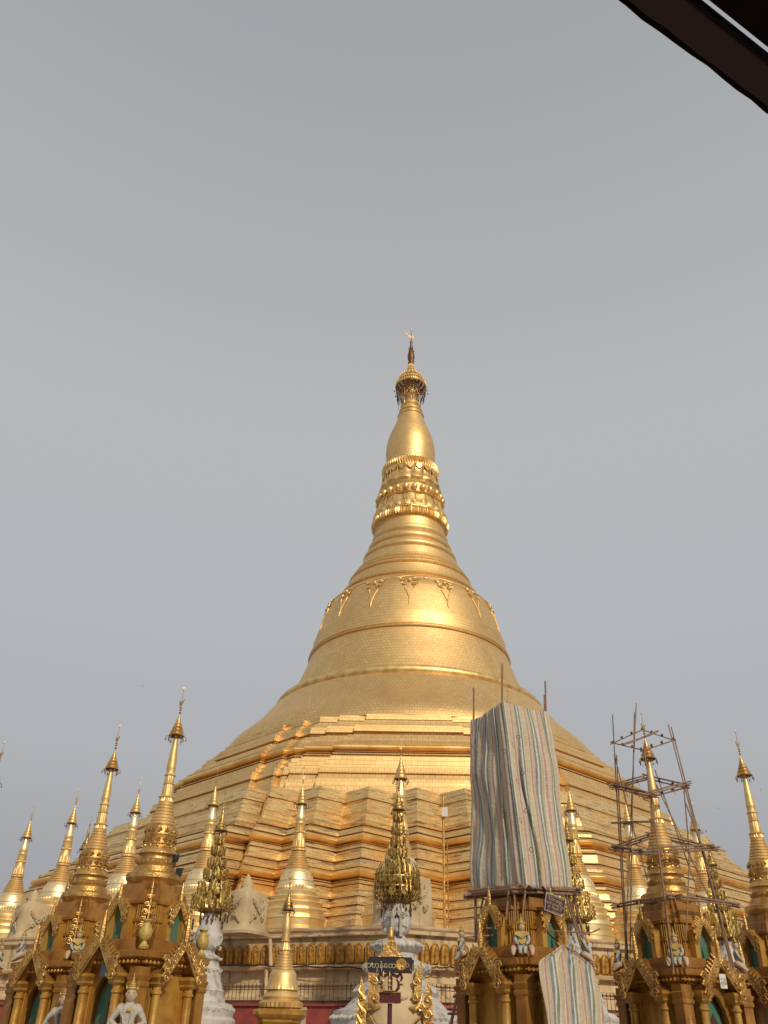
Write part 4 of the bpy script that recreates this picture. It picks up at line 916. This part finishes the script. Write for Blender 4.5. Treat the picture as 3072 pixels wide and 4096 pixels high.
# ------------------------------------------------------------------ sign post in front
d_ = 14.0; sp_ = at(1562, 3860, d_); az = atan2(sp_.x, sp_.y+DIST); root = empty('sign_post', (sp_.x, sp_.y, 0), 'black name board with gold lettering and stepped gold top on a maroon post', 'sign', rz=-az)
zc = sp_.z; W_ = .68; H_ = .205
g = G(); g.box((0, 0, zc), (W_-.05, .07, H_)); g.box((0, 0, zc), (W_, .06, H_-.06)); bd = g.build('board', SB, root, 0)
text_mesh('ရာဟုနံေထာင့်', .105, 'lettering', TY, bd, Matrix.Translation((-.1, -.038, zc-.01)) @ UPR)
text_mesh('၁၂', .09, 'lettering', TY, bd, Matrix.Translation((.28, -.038, zc)) @ UPR)
g = G(); g.ball((-.27, -.038, zc), (.018, .006, .022), 10, 6); g.build('gold_dot', TY, bd)
g = G(); g.lathe([(.004, 0), (.02, .012), (.07, .016), (.082, .004), (.084, 0)][::-1], 48)
for k in range(24): a = 2*pi*k/24; g.tube([(.02*cos(a), .02*sin(a), .016), (.075*cos(a), .075*sin(a), .02)], .004, 4)
r_ = g.build('rosette', GO, bd, 40); r_.matrix_local = Matrix.Translation((.155, -.034, zc+.005)) @ UPR
g = G(); z_ = zc+H_/2
for w, h in ((.36, .03), (.285, .06), (.22, .055), (.165, .045), (.12, .035)): g.loft([[(x*w/2*k, y*.045*k, zz) for x, y in ((1, -1), (1, 1), (-1, 1), (-1, -1))] for k, zz in ((1, z_), (1, z_+h*.35), (.93, z_+h*.4), (.93, z_+h))]); z_ += h
g.lathe([(.04, z_), (.052, z_+.03), (.05, z_+.07), (.035, z_+.12), (.02, z_+.17), (.004, z_+.185)], 16); g.build('stepped_pediment', GO, root, 35)
g = G(); g.box((-.0, .0, zc-.19), (.06, .05, .2)); g.tube([(0, 0, 0), (0, 0, zc-.1)], .034, 12)
for s in (-1, 1):
    g.tube([(s*.03, 0, zc-.12), (s*.1, 0, zc-.15), (s*.15, 0, zc-.11), (s*.17, 0, zc-.16), (s*.15, 0, zc-.21)], [.02, .026, .028, .022, .01], 6)
    g.tube([(s*.02, 0, zc-.33), (s*.07, 0, zc-.35), (s*.12, 0, zc-.29), (s*.12, 0, zc-.22), (s*.09, 0, zc-.18)], [.016, .022, .022, .02, .01], 6)
    g.tube([(s*.12, 0, zc-.26), (s*.17, 0, zc-.24), (s*.19, 0, zc-.27)], [.016, .012, .004], 5)
g.build('post_and_brackets', MA, root, 40)
zr = at(1558, 3992, d_).z; g = G(); g.box((0, -.05, zr), (.31, .03, .13)); rb = g.build('small_red_board', MA, root, 0)
g = G()
for s in (-1, 1): g.box((s*.155, -.055, zr), (.008, .035, .145)); g.box((0, -.055, zr+s*.069), (.318, .035, .008))
g.build('frame', GO, rb, 0)
for i, dx in enumerate((-.1, -.01)):
    g = G(); zz = at(1558, 3960, d_).z-.02
    for j in range(3): g.lathe([(.004, zz+.06*j), (.045-.01*j, zz+.06*j+.004), (.02, zz+.06*j+.018), (.006, zz+.06*j+.03), (.006, zz+.06*j+.055)], 14, (dx, -.1))
    g.lathe([(.008, zz+.18), (.012, zz+.2), (.003, zz+.25)], 8, (dx, -.1)); g.build('gilt_tiered_ornament', GY, root, 40)

# ------------------------------------------------------------------ large cream and gold lion figure behind the sign
p = at(1580, 4000, 21); root = empty('lion_figure', (p.x, p.y, 0), 'big cream lion figure with gold flame mane behind the sign post', 'lion statue', rz=-atan2(p.x, p.y+DIST))
g = G(); rr = [(.5, .35, .0), (.7, .5, .6), (.74, .55, 1.5), (.74, .56, 2.1), (.68, .55, 2.35), (.56, .5, 2.55), (.52, .46, 2.8), (.5, .42, 3.0), (.44, .36, 3.15), (.25, .22, 3.25), (.1, .1, 3.28)]
g.loft([[(a*cos(2*pi*k/28), b*sin(2*pi*k/28), z) for k in range(28)] for a, b, z in rr]); body = g.build('body', CA, root, 60)
X0, Z_, N_ = Vector((1, 0, 0)), Vector((0, 0, 1)), Vector((0, -1, 0))
for s in (-1, 1):
    X_ = X0*s; g = G()
    g.prism([(.45, 1.2), (.74, 1.2), (.8, 1.7), (.78, 2.2), (.74, 2.45), (.78, 2.65), (.72, 2.98), (.66, 2.8), (.62, 2.6), (.58, 2.45), (.6, 2.2), (.52, 1.7)], (0, -.34, 0), X_, Z_, N_, .12)
    for (x, z, r) in ((.66, 2.0, .1), (.68, 2.3, .09), (.66, 1.7, .1), (.7, 2.58, .06), (.55, 2.42, .08), (.66, 1.4, .1)): curl(g, X_*x+Z_*z+N_*.48, X_, Z_, N_, r, .026)
    for j in range(4): g.tube([X_*(.72-.03*j)+Z_*(1.9+.22*j)+N_*.47, X_*(.8-.01*j)+Z_*(2.05+.22*j)+N_*.47, X_*(.8-.03*j)+Z_*(2.2+.22*j)+N_*.44], [.04, .03, .005], 5)
    g.build('flame_wing', GO, root, 40)
    g = G()
    g.prism([(.36, 2.5), (.5, 2.55), (.56, 2.75), (.58, 3.0), (.55, 3.3), (.46, 3.15), (.42, 2.95), (.4, 2.7)], (0, -.3, 0), X_, Z_, N_, .12)
    g.tube([X_*x+Z_*z+N_*y for x, z, y in ((.3, 2.42, .5), (.42, 2.4, .52), (.52, 2.5, .48), (.58, 2.7, .44))], [.02, .05, .05, .01], 6)
    curl(g, X_*.44+Z_*2.9+N_*.45, X_, Z_, N_, .08, .022); curl(g, X_*.42+Z_*2.6+N_*.46, X_, Z_, N_, .07, .022, s=-1)
    g.build('flame_ear', GO, root, 40)
g = G()
for j, (w, z0) in enumerate(((.70, 2.42), (.58, 2.3), (.45, 2.2), (.32, 2.12))):
    pts = []
    for i in range(33):
        u = -1+2*i/32; x = w*u; yy = -.57*sqrt(max(0, 1-(x/.78)**2))-.025
        pts.append((x, yy, z0-.55*(1-abs(u)**1.6)+abs(sin(u*pi*2))*.05))
    g.tube(pts, .018, 5)
g.build('collar_lines', GD, body, 40)
g = G(); g.ball((0, -.38, 2.62), (.3, .2, .12), 16, 8); g.build('chin', CA, body, 60)

# ------------------------------------------------------------------ bamboo scaffolds
def pole(g, a, b, r=.03, bend=.03):
    a, b = Vector(a), Vector(b); n = max(4, int((b-a).length/.45)); off = Vector((random.uniform(-1, 1), random.uniform(-1, 1), random.uniform(-.4, .4)))*bend
    pts = [a+(b-a)*(i/n)+off*sin(pi*i/n) for i in range(n+1)]
    g.tube(pts, [r*(1.12 if i % 2 else .92) for i in range(n+1)], 6)
scaf = empty('bamboo_scaffold', (P_['S4'][0], P_['S4'][1], 0), 'bare bamboo scaffold lashed round the right-hand shrine spire', 'scaffold')
def quad(pts, d, dh):  # left, back, right, front image points around an axis d away, half diagonal dh
    return [at(*pts[0], d), at(*pts[1], d+dh), at(*pts[2], d), at(*pts[3], d-dh)]
Q1 = quad([(2450, 2968), (2568, 2915), (2689, 2955), (2566, 2996)], 25.5, .95)
Q2 = quad([(2458, 3150), (2594, 3112), (2738, 3146), (2600, 3182)], 25.5, 1.1)
Q3 = quad([(2460, 3398), (2610, 3345), (2838, 3395), (2560, 3412)], 25.5, 1.35)
Q4 = quad([(2473, 3622), (2720, 3570), (2924, 3616), (2700, 3588)], 25.5, 1.5)
def zq(Q): return sum(p.z for p in Q)/4
loc = Vector(scaf.location)
def sub(g):
    for i, v in enumerate(g.v): g.v[i] = (v[0]-loc.x, v[1]-loc.y, v[2]-loc.z)
    return g
lash = G()
def top(x, y, d): return at(x, y, d)
d4 = 25.5
poles = [ # (bottom, top)
  (at(2507, 3850, d4-.2), at(2450, 2858, d4)), (at(2512, 3850, d4-.15), at(2466, 3020, d4)), (at(2590, 3520, d4-.4), at(2460, 3030, d4-.1)),
  (at(2500, 3850, d4-.3), at(2545, 2812, d4+.5)), (at(2520, 3820, d4-.3), at(2538, 2850, d4+.4)),
  (at(2690, 3880, d4-1.7), at(2575, 2990, d4-.9)), (at(2697, 3895, d4-1.75), at(2600, 3160, d4-1.1)), (at(2745, 3750, d4-1.6), at(2760, 3400, d4-1.6)),
  (at(2940, 3900, d4-.2), at(2673, 2898, d4)), (at(2930, 3890, d4-.1), at(2685, 2908, d4+.1)), (at(2945, 3900, d4-.3), at(2740, 3150, d4)), (at(2887, 3620, d4-.2), at(2738, 3200, d4-.1)),
  (at(2840, 3600, d4+.4), at(2600, 3090, d4+.9)), (at(2790, 3560, d4+.9), at(2620, 3080, d4+.9)), (at(2760, 3500, d4+.9), at(2735, 3150, d4+.5))]
for a, b in poles:
    g = G(); pole(g, a, b, .017); sub(g).build('pole', BM, scaf, 50)
for Q, ex, dbl in ((Q1, .12, 1), (Q2, .25, 3), (Q3, .3, 3), (Q4, .3, 2)):
    for i in range(4):
        a, b = Q[i], Q[(i+1) % 4]; dv = (b-a).normalized()
        for j in range(dbl):
            g = G(); o_ = Vector((random.uniform(-.03, .03), random.uniform(-.08, .08), .06*j-.03)); pole(g, a-dv*ex*random.uniform(.6, 1.2)+o_, b+dv*ex*random.uniform(.6, 1.2)+o_, .017 if Q is Q1 else .022); sub(g).build('crossbar', BM, scaf, 50)
        for k in range(3):
            c = a+(b-a)*(k/3); lash = G(); lash.ball(c+Vector((random.uniform(-.03, .03), 0, 0)), (.04, .04, .05), 7, 5)
            if Q is not Q1: lash.tube([c, c+Vector((.03, -.02, -.12-.1*random.random()))], .008, 3)
            sub(lash).build('rope_lashing', RP, scaf, 50)
g = G(); pole(g, at(2492, 2978, 25), at(2632, 2924, 25.8), .03); sub(g).build('crossbar', BM, scaf, 50)
g = G(); pole(g, at(2445, 3292, 25.3), at(2622, 3287, 25), .028); sub(g).build('crossbar', BM, scaf, 50)
g = G(); pole(g, at(2586, 3878, 24.5), at(2810, 3870, 24.2), .018); sub(g).build('crossbar', BM, scaf, 50)
# wrapped scaffold
sx, sy = P_['S3']; d3 = 23.0
wr = empty('wrapped_scaffold', (sx, sy, 0), 'bamboo scaffold tower carrying the striped tarpaulin on the wrapped shrine', 'scaffold'); loc = Vector(wr.location)
platQ = quad([(1880, 3566), (2070, 3520), (2300, 3556), (2075, 3545)], d3, 1.15)
for (x0, y0, dA, x1, y1, dB) in ((1902, 3760, -.1, 1893, 2870, 0), (1906, 3755, 0, 1900, 3500, 0), (1900, 3770, -.2, 1938, 3560, -.2), (1886, 3540, 0, 1895, 2752, 0), (2009, 3520, -.95, 2009, 2655, -.95), (2185, 3540, .05, 2178, 2780, .4), (2195, 3540, 0, 2181, 2725, .1),
                                 (2330, 3790, 0, 2270, 3560, 0), (2322, 3780, -.1, 2255, 3555, -.1), (2340, 3770, .1, 2285, 3555, .1), (2062, 3680, -1.2, 2054, 3530, -1.1), (2085, 3720, -1.1, 2103, 3550, -1), (2035, 3560, -1, 2025, 3680, -1.1)):
    g = G(); pole(g, at(x0, y0, d3+dA), at(x1, y1, d3+dB), .024, .015); sub(g).build('pole', BM, wr, 50)
lash = G()
for i in range(4):
    a, b = platQ[i], platQ[(i+1) % 4]; dv = (b-a).normalized()
    for j in range(4):
        g = G(); o_ = Vector((random.uniform(-.05, .05), random.uniform(-.15, .15), -.04*j)); pole(g, a-dv*.2*random.random()+o_, b+dv*.25*random.random()+o_, .035); sub(g).build('crossbar', BM, wr, 50)
    for k in range(5): lash = G(); lash.ball(a+(b-a)*(k/5), (.05, .05, .07), 6, 4); sub(lash).build('rope_lashing', RP, wr, 50)
for j in range(10):
    t = j/9; g = G(); pole(g, platQ[0]+(platQ[1]-platQ[0])*t+Vector((0, 0, -.08)), platQ[3]+(platQ[2]-platQ[3])*t+Vector((0, 0, -.08)), .04); sub(g).build('platform_pole', BM, wr, 50)
for (x0, y0, x1, y1) in ((1942, 3712, 2360, 3732), (1850, 3750, 2040, 3738), (2330, 3740, 2400, 3715)):
    g = G(); pole(g, at(x0, y0, 22.2), at(x1, y1, 22.4), .018); sub(g).build('crossbar', BM, wr, 50)
# striped tarpaulin sheet round the tower
Lb, Rb = at(1893, 3560, d3), at(2283, 3556, d3); Lt, Rt = at(1888, 2880, d3), at(2192, 2846, d3); Ft = at(2010, 2805, d3-1.15); Fb = at(2105, 3545, d3-1.2)
Bb = Vector((Lb.x+Rb.x-Fb.x, Lb.y+Rb.y-Fb.y, Lb.z)); Bt = Vector((Lt.x+Rt.x-Ft.x, Lt.y+Rt.y-Ft.y, Lt.z))
def sheet(cor_b, cor_t, n=420, m=80, rep=.46):
    g = G(); rows = []; uvs = []
    k = len(cor_b); Ls = [(cor_b[i]-cor_b[(i+1) % k]).length for i in range(k)]; T_ = sum(Ls)
    ctr = sum(cor_b, Vector())/k
    for i in range(m+1):
        v = i/m; row = []; uu = []
        for j in range(n+1):
            s = j/n*T_; e = 0
            while e < k-1 and s > Ls[e]: s -= Ls[e]; e += 1
            u = s/Ls[e]; a = cor_b[e].lerp(cor_b[(e+1) % k], u); b = cor_t[e].lerp(cor_t[(e+1) % k], u); p = a.lerp(b, v)
            out_ = Vector((p.x-ctr.x, p.y-ctr.y, 0)).normalized(); w = j/n*2*pi
            f = .012*sin(9*w+2*v+.6*sin(5*v))+.012*sin(23*w+1.5*sin(2.2*v*pi))+.008*sin(41*w-3*v)+.03*sin(3*v*pi+3*w)*sin(3*w)+.02*sin(11*v+2*w)
            f += .03*(abs(sin(v*pi*4))-.6)*.6
            sl = .30+.035*(1-v)+.008*sin(v*9)        # long slit where two sheets meet
            if v < .82: f -= .16*math.exp(-((j/n-sl)/.0045)**2)*min(1, (.82-v)*4)
            for s0 in (.09, .2, .42): f -= .05*math.exp(-((j/n-s0-.01*sin(v*6+s0*40))/.008)**2)
            sag = -.05*abs(sin(13*w))*(1 if i == 0 else 0)-.03*sin(17*w)*(1 if i == 0 else 0)
            q = p+out_*(f+.05); q.z += sag+(-.05*sin(pi*u)**.8*v**6 if i > m*.8 else 0)
            row.append(tuple(q)); uu.append((j/n*T_/rep+.12*(1-v)*sin(w)+.03*sin(3*v*pi+2*w)+.02*sin(7*v+5*w), v*4))
        rows.append(row); uvs.append(uu)
    g.grid(rows, False, uvs); return g
g = sheet([Lb, Fb, Rb, Bb], [Lt, Ft, Rt, Bt])
o = g.build('tarpaulin', TARP, None, 60, True); tag(o, 'tall striped tarpaulin wrapped round the scaffold tower over the shrine spire', 'tarpaulin')
md = o.modifiers.new('thickness', 'SOLIDIFY'); md.thickness = .008
g = G()
for (x, y) in ((1903, 2966), (1908, 3107), (2073, 2948), (2089, 3092), (2104, 3243), (2125, 3400), (2017, 3005), (2027, 3257)):
    # rope ties sewn through the sheet
    v = (at(x, y, 1)-CAM)
    best = None
    for (A_, B_, A2, B2) in ((Lb, Fb, Lt, Ft), (Fb, Rb, Ft, Rt)):
        n_ = (B_-A_).cross(A2-A_).normalized(); t = (A_-CAM).dot(n_)/v.dot(n_); q = CAM+v*t
        u = (q-A_).dot((B_-A_))/((B_-A_).length**2)
        if -.1 <= u <= 1.15 and (best is None or t < best[0]): best = (t, q, n_)
    if best:
        q = best[1]-v.normalized()*.12
        g.tube([q+rt*(.05*cos(i*.9)*(1+.3*sin(i)))+Vector((0, 0, .06*sin(i*.9))) for i in range(8)], .008, 4)
for i in range(len(g.v)): pass
tag(g.build('rope_ties', RP, o, 0)); 
# slit seam with dark shadowed overlap: a second, narrow lapping sheet on the right-hand face
# tarpaulin over the right-hand gable of the wrapped shrine
x0, y0 = P_['S3']; az3 = atan2(x0, y0+DIST); Nf = Vector((sin(pi/4-az3)*1, -cos(pi/4-az3), 0)); Nf.normalize()
def onface(x, y, off=1.6):
    v = at(x, y, 1)-CAM; O = Vector((x0, y0, 0))+Nf*off; t = (O-CAM).dot(Nf)/v.dot(Nf); return CAM+v*t
tl = [(2154, 3844), (2250, 3778), (2361, 3856), (2379, 3905), (2408, 4040), (2428, 4150), (2190, 4150), (2180, 4040), (2152, 3880)]
g = G(); rows = []; uvs = []
Lf = [(2250, 3778), (2154, 3844), (2153, 3870), (2165, 3960), (2190, 4096), (2200, 4170)]; Rf = [(2250, 3778), (2361, 3856), (2379, 3905), (2398, 3990), (2421, 4096), (2436, 4170)]
def interp(P, y):
    for a, b in zip(P, P[1:]):
        if a[1] <= y <= b[1]: return a[0]+(b[0]-a[0])*(y-a[1])/(b[1]-a[1]+1e-9)
    return P[-1][0]
for i in range(40):
    y = 3779+(4170-3779)*(i/39)**1.15; xl, xr = interp(Lf, y), interp(Rf, y); row = []; uu = []
    for j in range(41):
        x = xl+(xr-xl)*j/40; p = onface(x, y); p += Nf*(.02*sin(j*.5+i*.05)+.012*sin(j*1.3)+.01*sin(i*.3+j*.2))
        # stripes run with the cloth: horizontal distance along the face
        Xf = Vector((-Nf.y, Nf.x, 0)); row.append(tuple(p)); uu.append(((p-Vector((x0, y0, 0))).dot(Xf)/.56+.02*sin(i*.2), i/10))
    rows.append(row); uvs.append(uu)
g.grid(rows, False, uvs); o = g.build('tarpaulin', TARP, None, 60, True); tag(o, 'house-shaped striped tarpaulin hung over the gable below the purple sign', 'tarpaulin'); md = o.modifiers.new('thickness', 'SOLIDIFY'); md.thickness = .008
# purple sign
cs = [at(2185, 3569, 21.9), at(2261, 3598, 22.5), at(2254, 3669, 22.5), at(2178, 3639, 21.9)]
ctr = sum(cs, Vector())/4; X_ = ((cs[1]-cs[0])+(cs[2]-cs[3])).normalized(); Y_ = ((cs[0]-cs[3])+(cs[1]-cs[2])).normalized(); N_ = X_.cross(Y_).normalized()
sg = empty('notice_sign', tuple(ctr), 'tilted purple notice with telephone numbers hung under the wrapped scaffold', 'sign')
g = G(); pl = [((c-ctr).dot(X_), (c-ctr).dot(Y_)) for c in cs]; g.prism(pl, (0, 0, 0), X_, Y_, -N_, .02); sb = g.build('panel', SP, sg, 0)
g = G(); g.tube([c-ctr+N_*.005 for c in cs+[cs[0]]], .008, 4); g.build('white_border', SW, sb, 0)
sh = (cs[1]-cs[0]).normalized(); M_ = Matrix((sh, (cs[0]-cs[3]).normalized(), N_)).transposed().to_4x4(); M_.translation = N_*.004
text_mesh('ေရွှတိဂုံေစတီေတာ်\nေဂါပကအဖွဲ့ရုံး\nဆက်သွယ်ရန် ဖုန်း\n09- 762605177\n09- 420015125', .088, 'lettering', TY, sb, M_)

# ------------------------------------------------------------------ small fittings
# tall lamp mast in front of the terraces
p = at(1779, 3690, 50); root = empty('lamp_mast', (p.x, p.y, 6.3), 'thin golden mast with a pale junction box rising before the zigzag terraces', 'mast')
g = G(); zt = at(1775, 3184, 50).z-6.3; g.tube([(0, 0, 0), (0, 0, zt)], .07, 8); g.tube([(.2, 0, 0), (.2, 0, zt*.7)], .04, 6)
for k in range(6): g.box((.1, 0, zt*.11*k+.5), (.34, .06, .05))
g.build('mast_pipe', GO, root, 40); g = G(); g.box((.08, -.1, at(1775, 3251, 50).z-6.3), (.34, .25, .5)); g.build('junction_box', SW, root, 0)
# floodlights beside the second spire
for i, (x, y) in enumerate(((703, 3432), (716, 3489))):
    p = at(x, y, 23.6); root = empty('floodlight', tuple(p), ('upper' if i == 0 else 'lower')+' black floodlight on the right shoulder of the second shrine', 'floodlight', 'floodlights on the second shrine')
    g = G()
    if i == 0: g.lathe([(.03, -.1), (.07, -.08), (.09, .05), (.085, .08), (.02, .085)], 14)
    else: g.box((0, 0, 0), (.15, .1, .17)); g.box((.02, .04, .09), (.17, .08, .02))
    g.build('housing', BK, root, 40); g = G(); g.tube([(0, 0, -.08), (-.02, .02, -.22), (-.22, .15, -.24)], .014, 5); g.build('bracket', BK, root, 40)
# leaning bamboo ladder-like poles left of wrapped shrine
g = G(); pole(g, at(1800, 4120, 26), at(1845, 3940, 26.4), .04)
ld = empty('leaning_bamboo', tuple(at(1800, 4120, 26)), 'short leaning bamboo pole with lashed rungs between the lion figure and the wrapped shrine', 'bamboo pole'); loc = Vector(ld.location)
sub(g).build('pole', BM, ld, 50)
for (xa, ya, xb, yb) in ((1812, 3985, 1850, 3990), (1790, 4055, 1855, 4060)):
    g = G(); pole(g, at(xa, ya, 26.1), at(xb, yb, 26.1), .03); sub(g).build('rung', BM, ld, 50)
# blue paper notice and number plate on shrine pillars are too faint to read; a pale notice on S4's door gable
p = at(2892, 3925, 24.1); g = G(); g.box((0, 0, 0), (.2, .02, .3)); o = g.build('paper_notice', SW, None, 0); o.location = p; o.rotation_euler = (0, 0, radians(28)); tag(o, 'pale paper notice under the right gable of the scaffolded shrine', 'notice')
text_mesh('၁၂၃\nဗုဒ္ဓ', .09, 'lettering', DK, o, Matrix.Translation((0, -.012, 0)) @ UPR)
p = at(418, 3880, 23.1); g = G(); g.box((0, 0, 0), (.22, .02, .26)); o = g.build('paper_notice', mat('blue_notice', (.12, .17, .22), .6), None, 0); o.location = p; o.rotation_euler = (0, 0, radians(-20)); tag(o, 'blue-grey notice under the left gable of the second shrine', 'notice')
# birds
for i, (x, y) in enumerate(((569, 2745), (2872, 3233), (3042, 3160))):
    p = at(x, y, 60); g = G(); g.tube([(-.12, 0, 0), (0, 0, .02), (.14, 0, 0)], [.01, .04, .01], 5); g.prism([(-.03, 0), (-.2, .16), (.05, .04)], (0, 0, 0), (.3, .95, 0), (0, .3, 1), (1, 0, 0), .01); g.prism([(-.03, 0), (-.2, .16), (.05, .04)], (0, 0, 0), (-.3, -.95, 0), (0, -.3, 1), (1, 0, 0), .01)
    o = g.build('bird', BK, None, 0); o.location = p; tag(o, ['tiny dark bird in the sky left of the tallest left spire', 'tiny dark bird left of the far right spire, lower one', 'tiny dark bird right of the far right spire'][i], 'bird', 'birds in the sky'); o.scale = (.4, .4, .4)

# ------------------------------------------------------------------ pavilion eave overhead
Hh = EYE+2.6
def onz(x, y, z):
    v = at(x, y, 1)-CAM; return CAM+v*((z-CAM.z)/v.z)
a, b = onz(2480, 0, Hh), onz(3072, 445, Hh); dv = (b-a).normalized(); nv = Vector((-dv.y, dv.x, 0))
if (onz(3072, 0, Hh)-a).dot(nv) < 0: nv = -nv
c1 = onz(2775, 0, Hh); wid = (c1-a).dot(nv)
root = empty('pavilion', (a.x, a.y, 0), 'dark red pavilion roof edge in the top right corner', 'pavilion'); loc = Vector((a.x, a.y, 0))
def strip(n0, n1, z0, z1, l0=-6, l1=9, wavy=0):
    g = G(); n = 220 if wavy else 2; R_ = []
    for i in range(n):
        t = l0+(l1-l0)*i/(n-1); w = wavy*(abs(sin(t*17))*.6+.7*random.random()) if wavy else 0
        p = a+dv*t; q0 = p+nv*(n0-w); q1 = p+nv*n1
        R_.append([(q0.x, q0.y, z0), (q1.x, q1.y, z0), (q1.x, q1.y, z1), (q0.x, q0.y, z1)])
    g.loft(R_); return sub(g)
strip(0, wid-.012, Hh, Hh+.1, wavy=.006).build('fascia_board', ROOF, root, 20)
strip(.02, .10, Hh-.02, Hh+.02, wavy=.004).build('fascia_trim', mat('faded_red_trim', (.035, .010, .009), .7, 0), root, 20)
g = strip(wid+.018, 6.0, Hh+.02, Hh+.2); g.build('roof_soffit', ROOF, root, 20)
g = G()
for t in (-5, -2, 1.2, 4, 7): 
    p = a+dv*t; 
    q0, q1 = p+nv*(wid*.7), p+nv*(wid+.3); g.tube([(q0.x, q0.y, Hh+.12), (q1.x, q1.y, Hh+.12)], .03, 6)
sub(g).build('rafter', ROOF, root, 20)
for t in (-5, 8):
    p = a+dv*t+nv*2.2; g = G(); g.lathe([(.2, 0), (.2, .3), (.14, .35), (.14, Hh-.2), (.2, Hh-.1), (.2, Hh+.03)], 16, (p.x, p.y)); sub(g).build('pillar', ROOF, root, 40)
print('objects', len(C.objects))
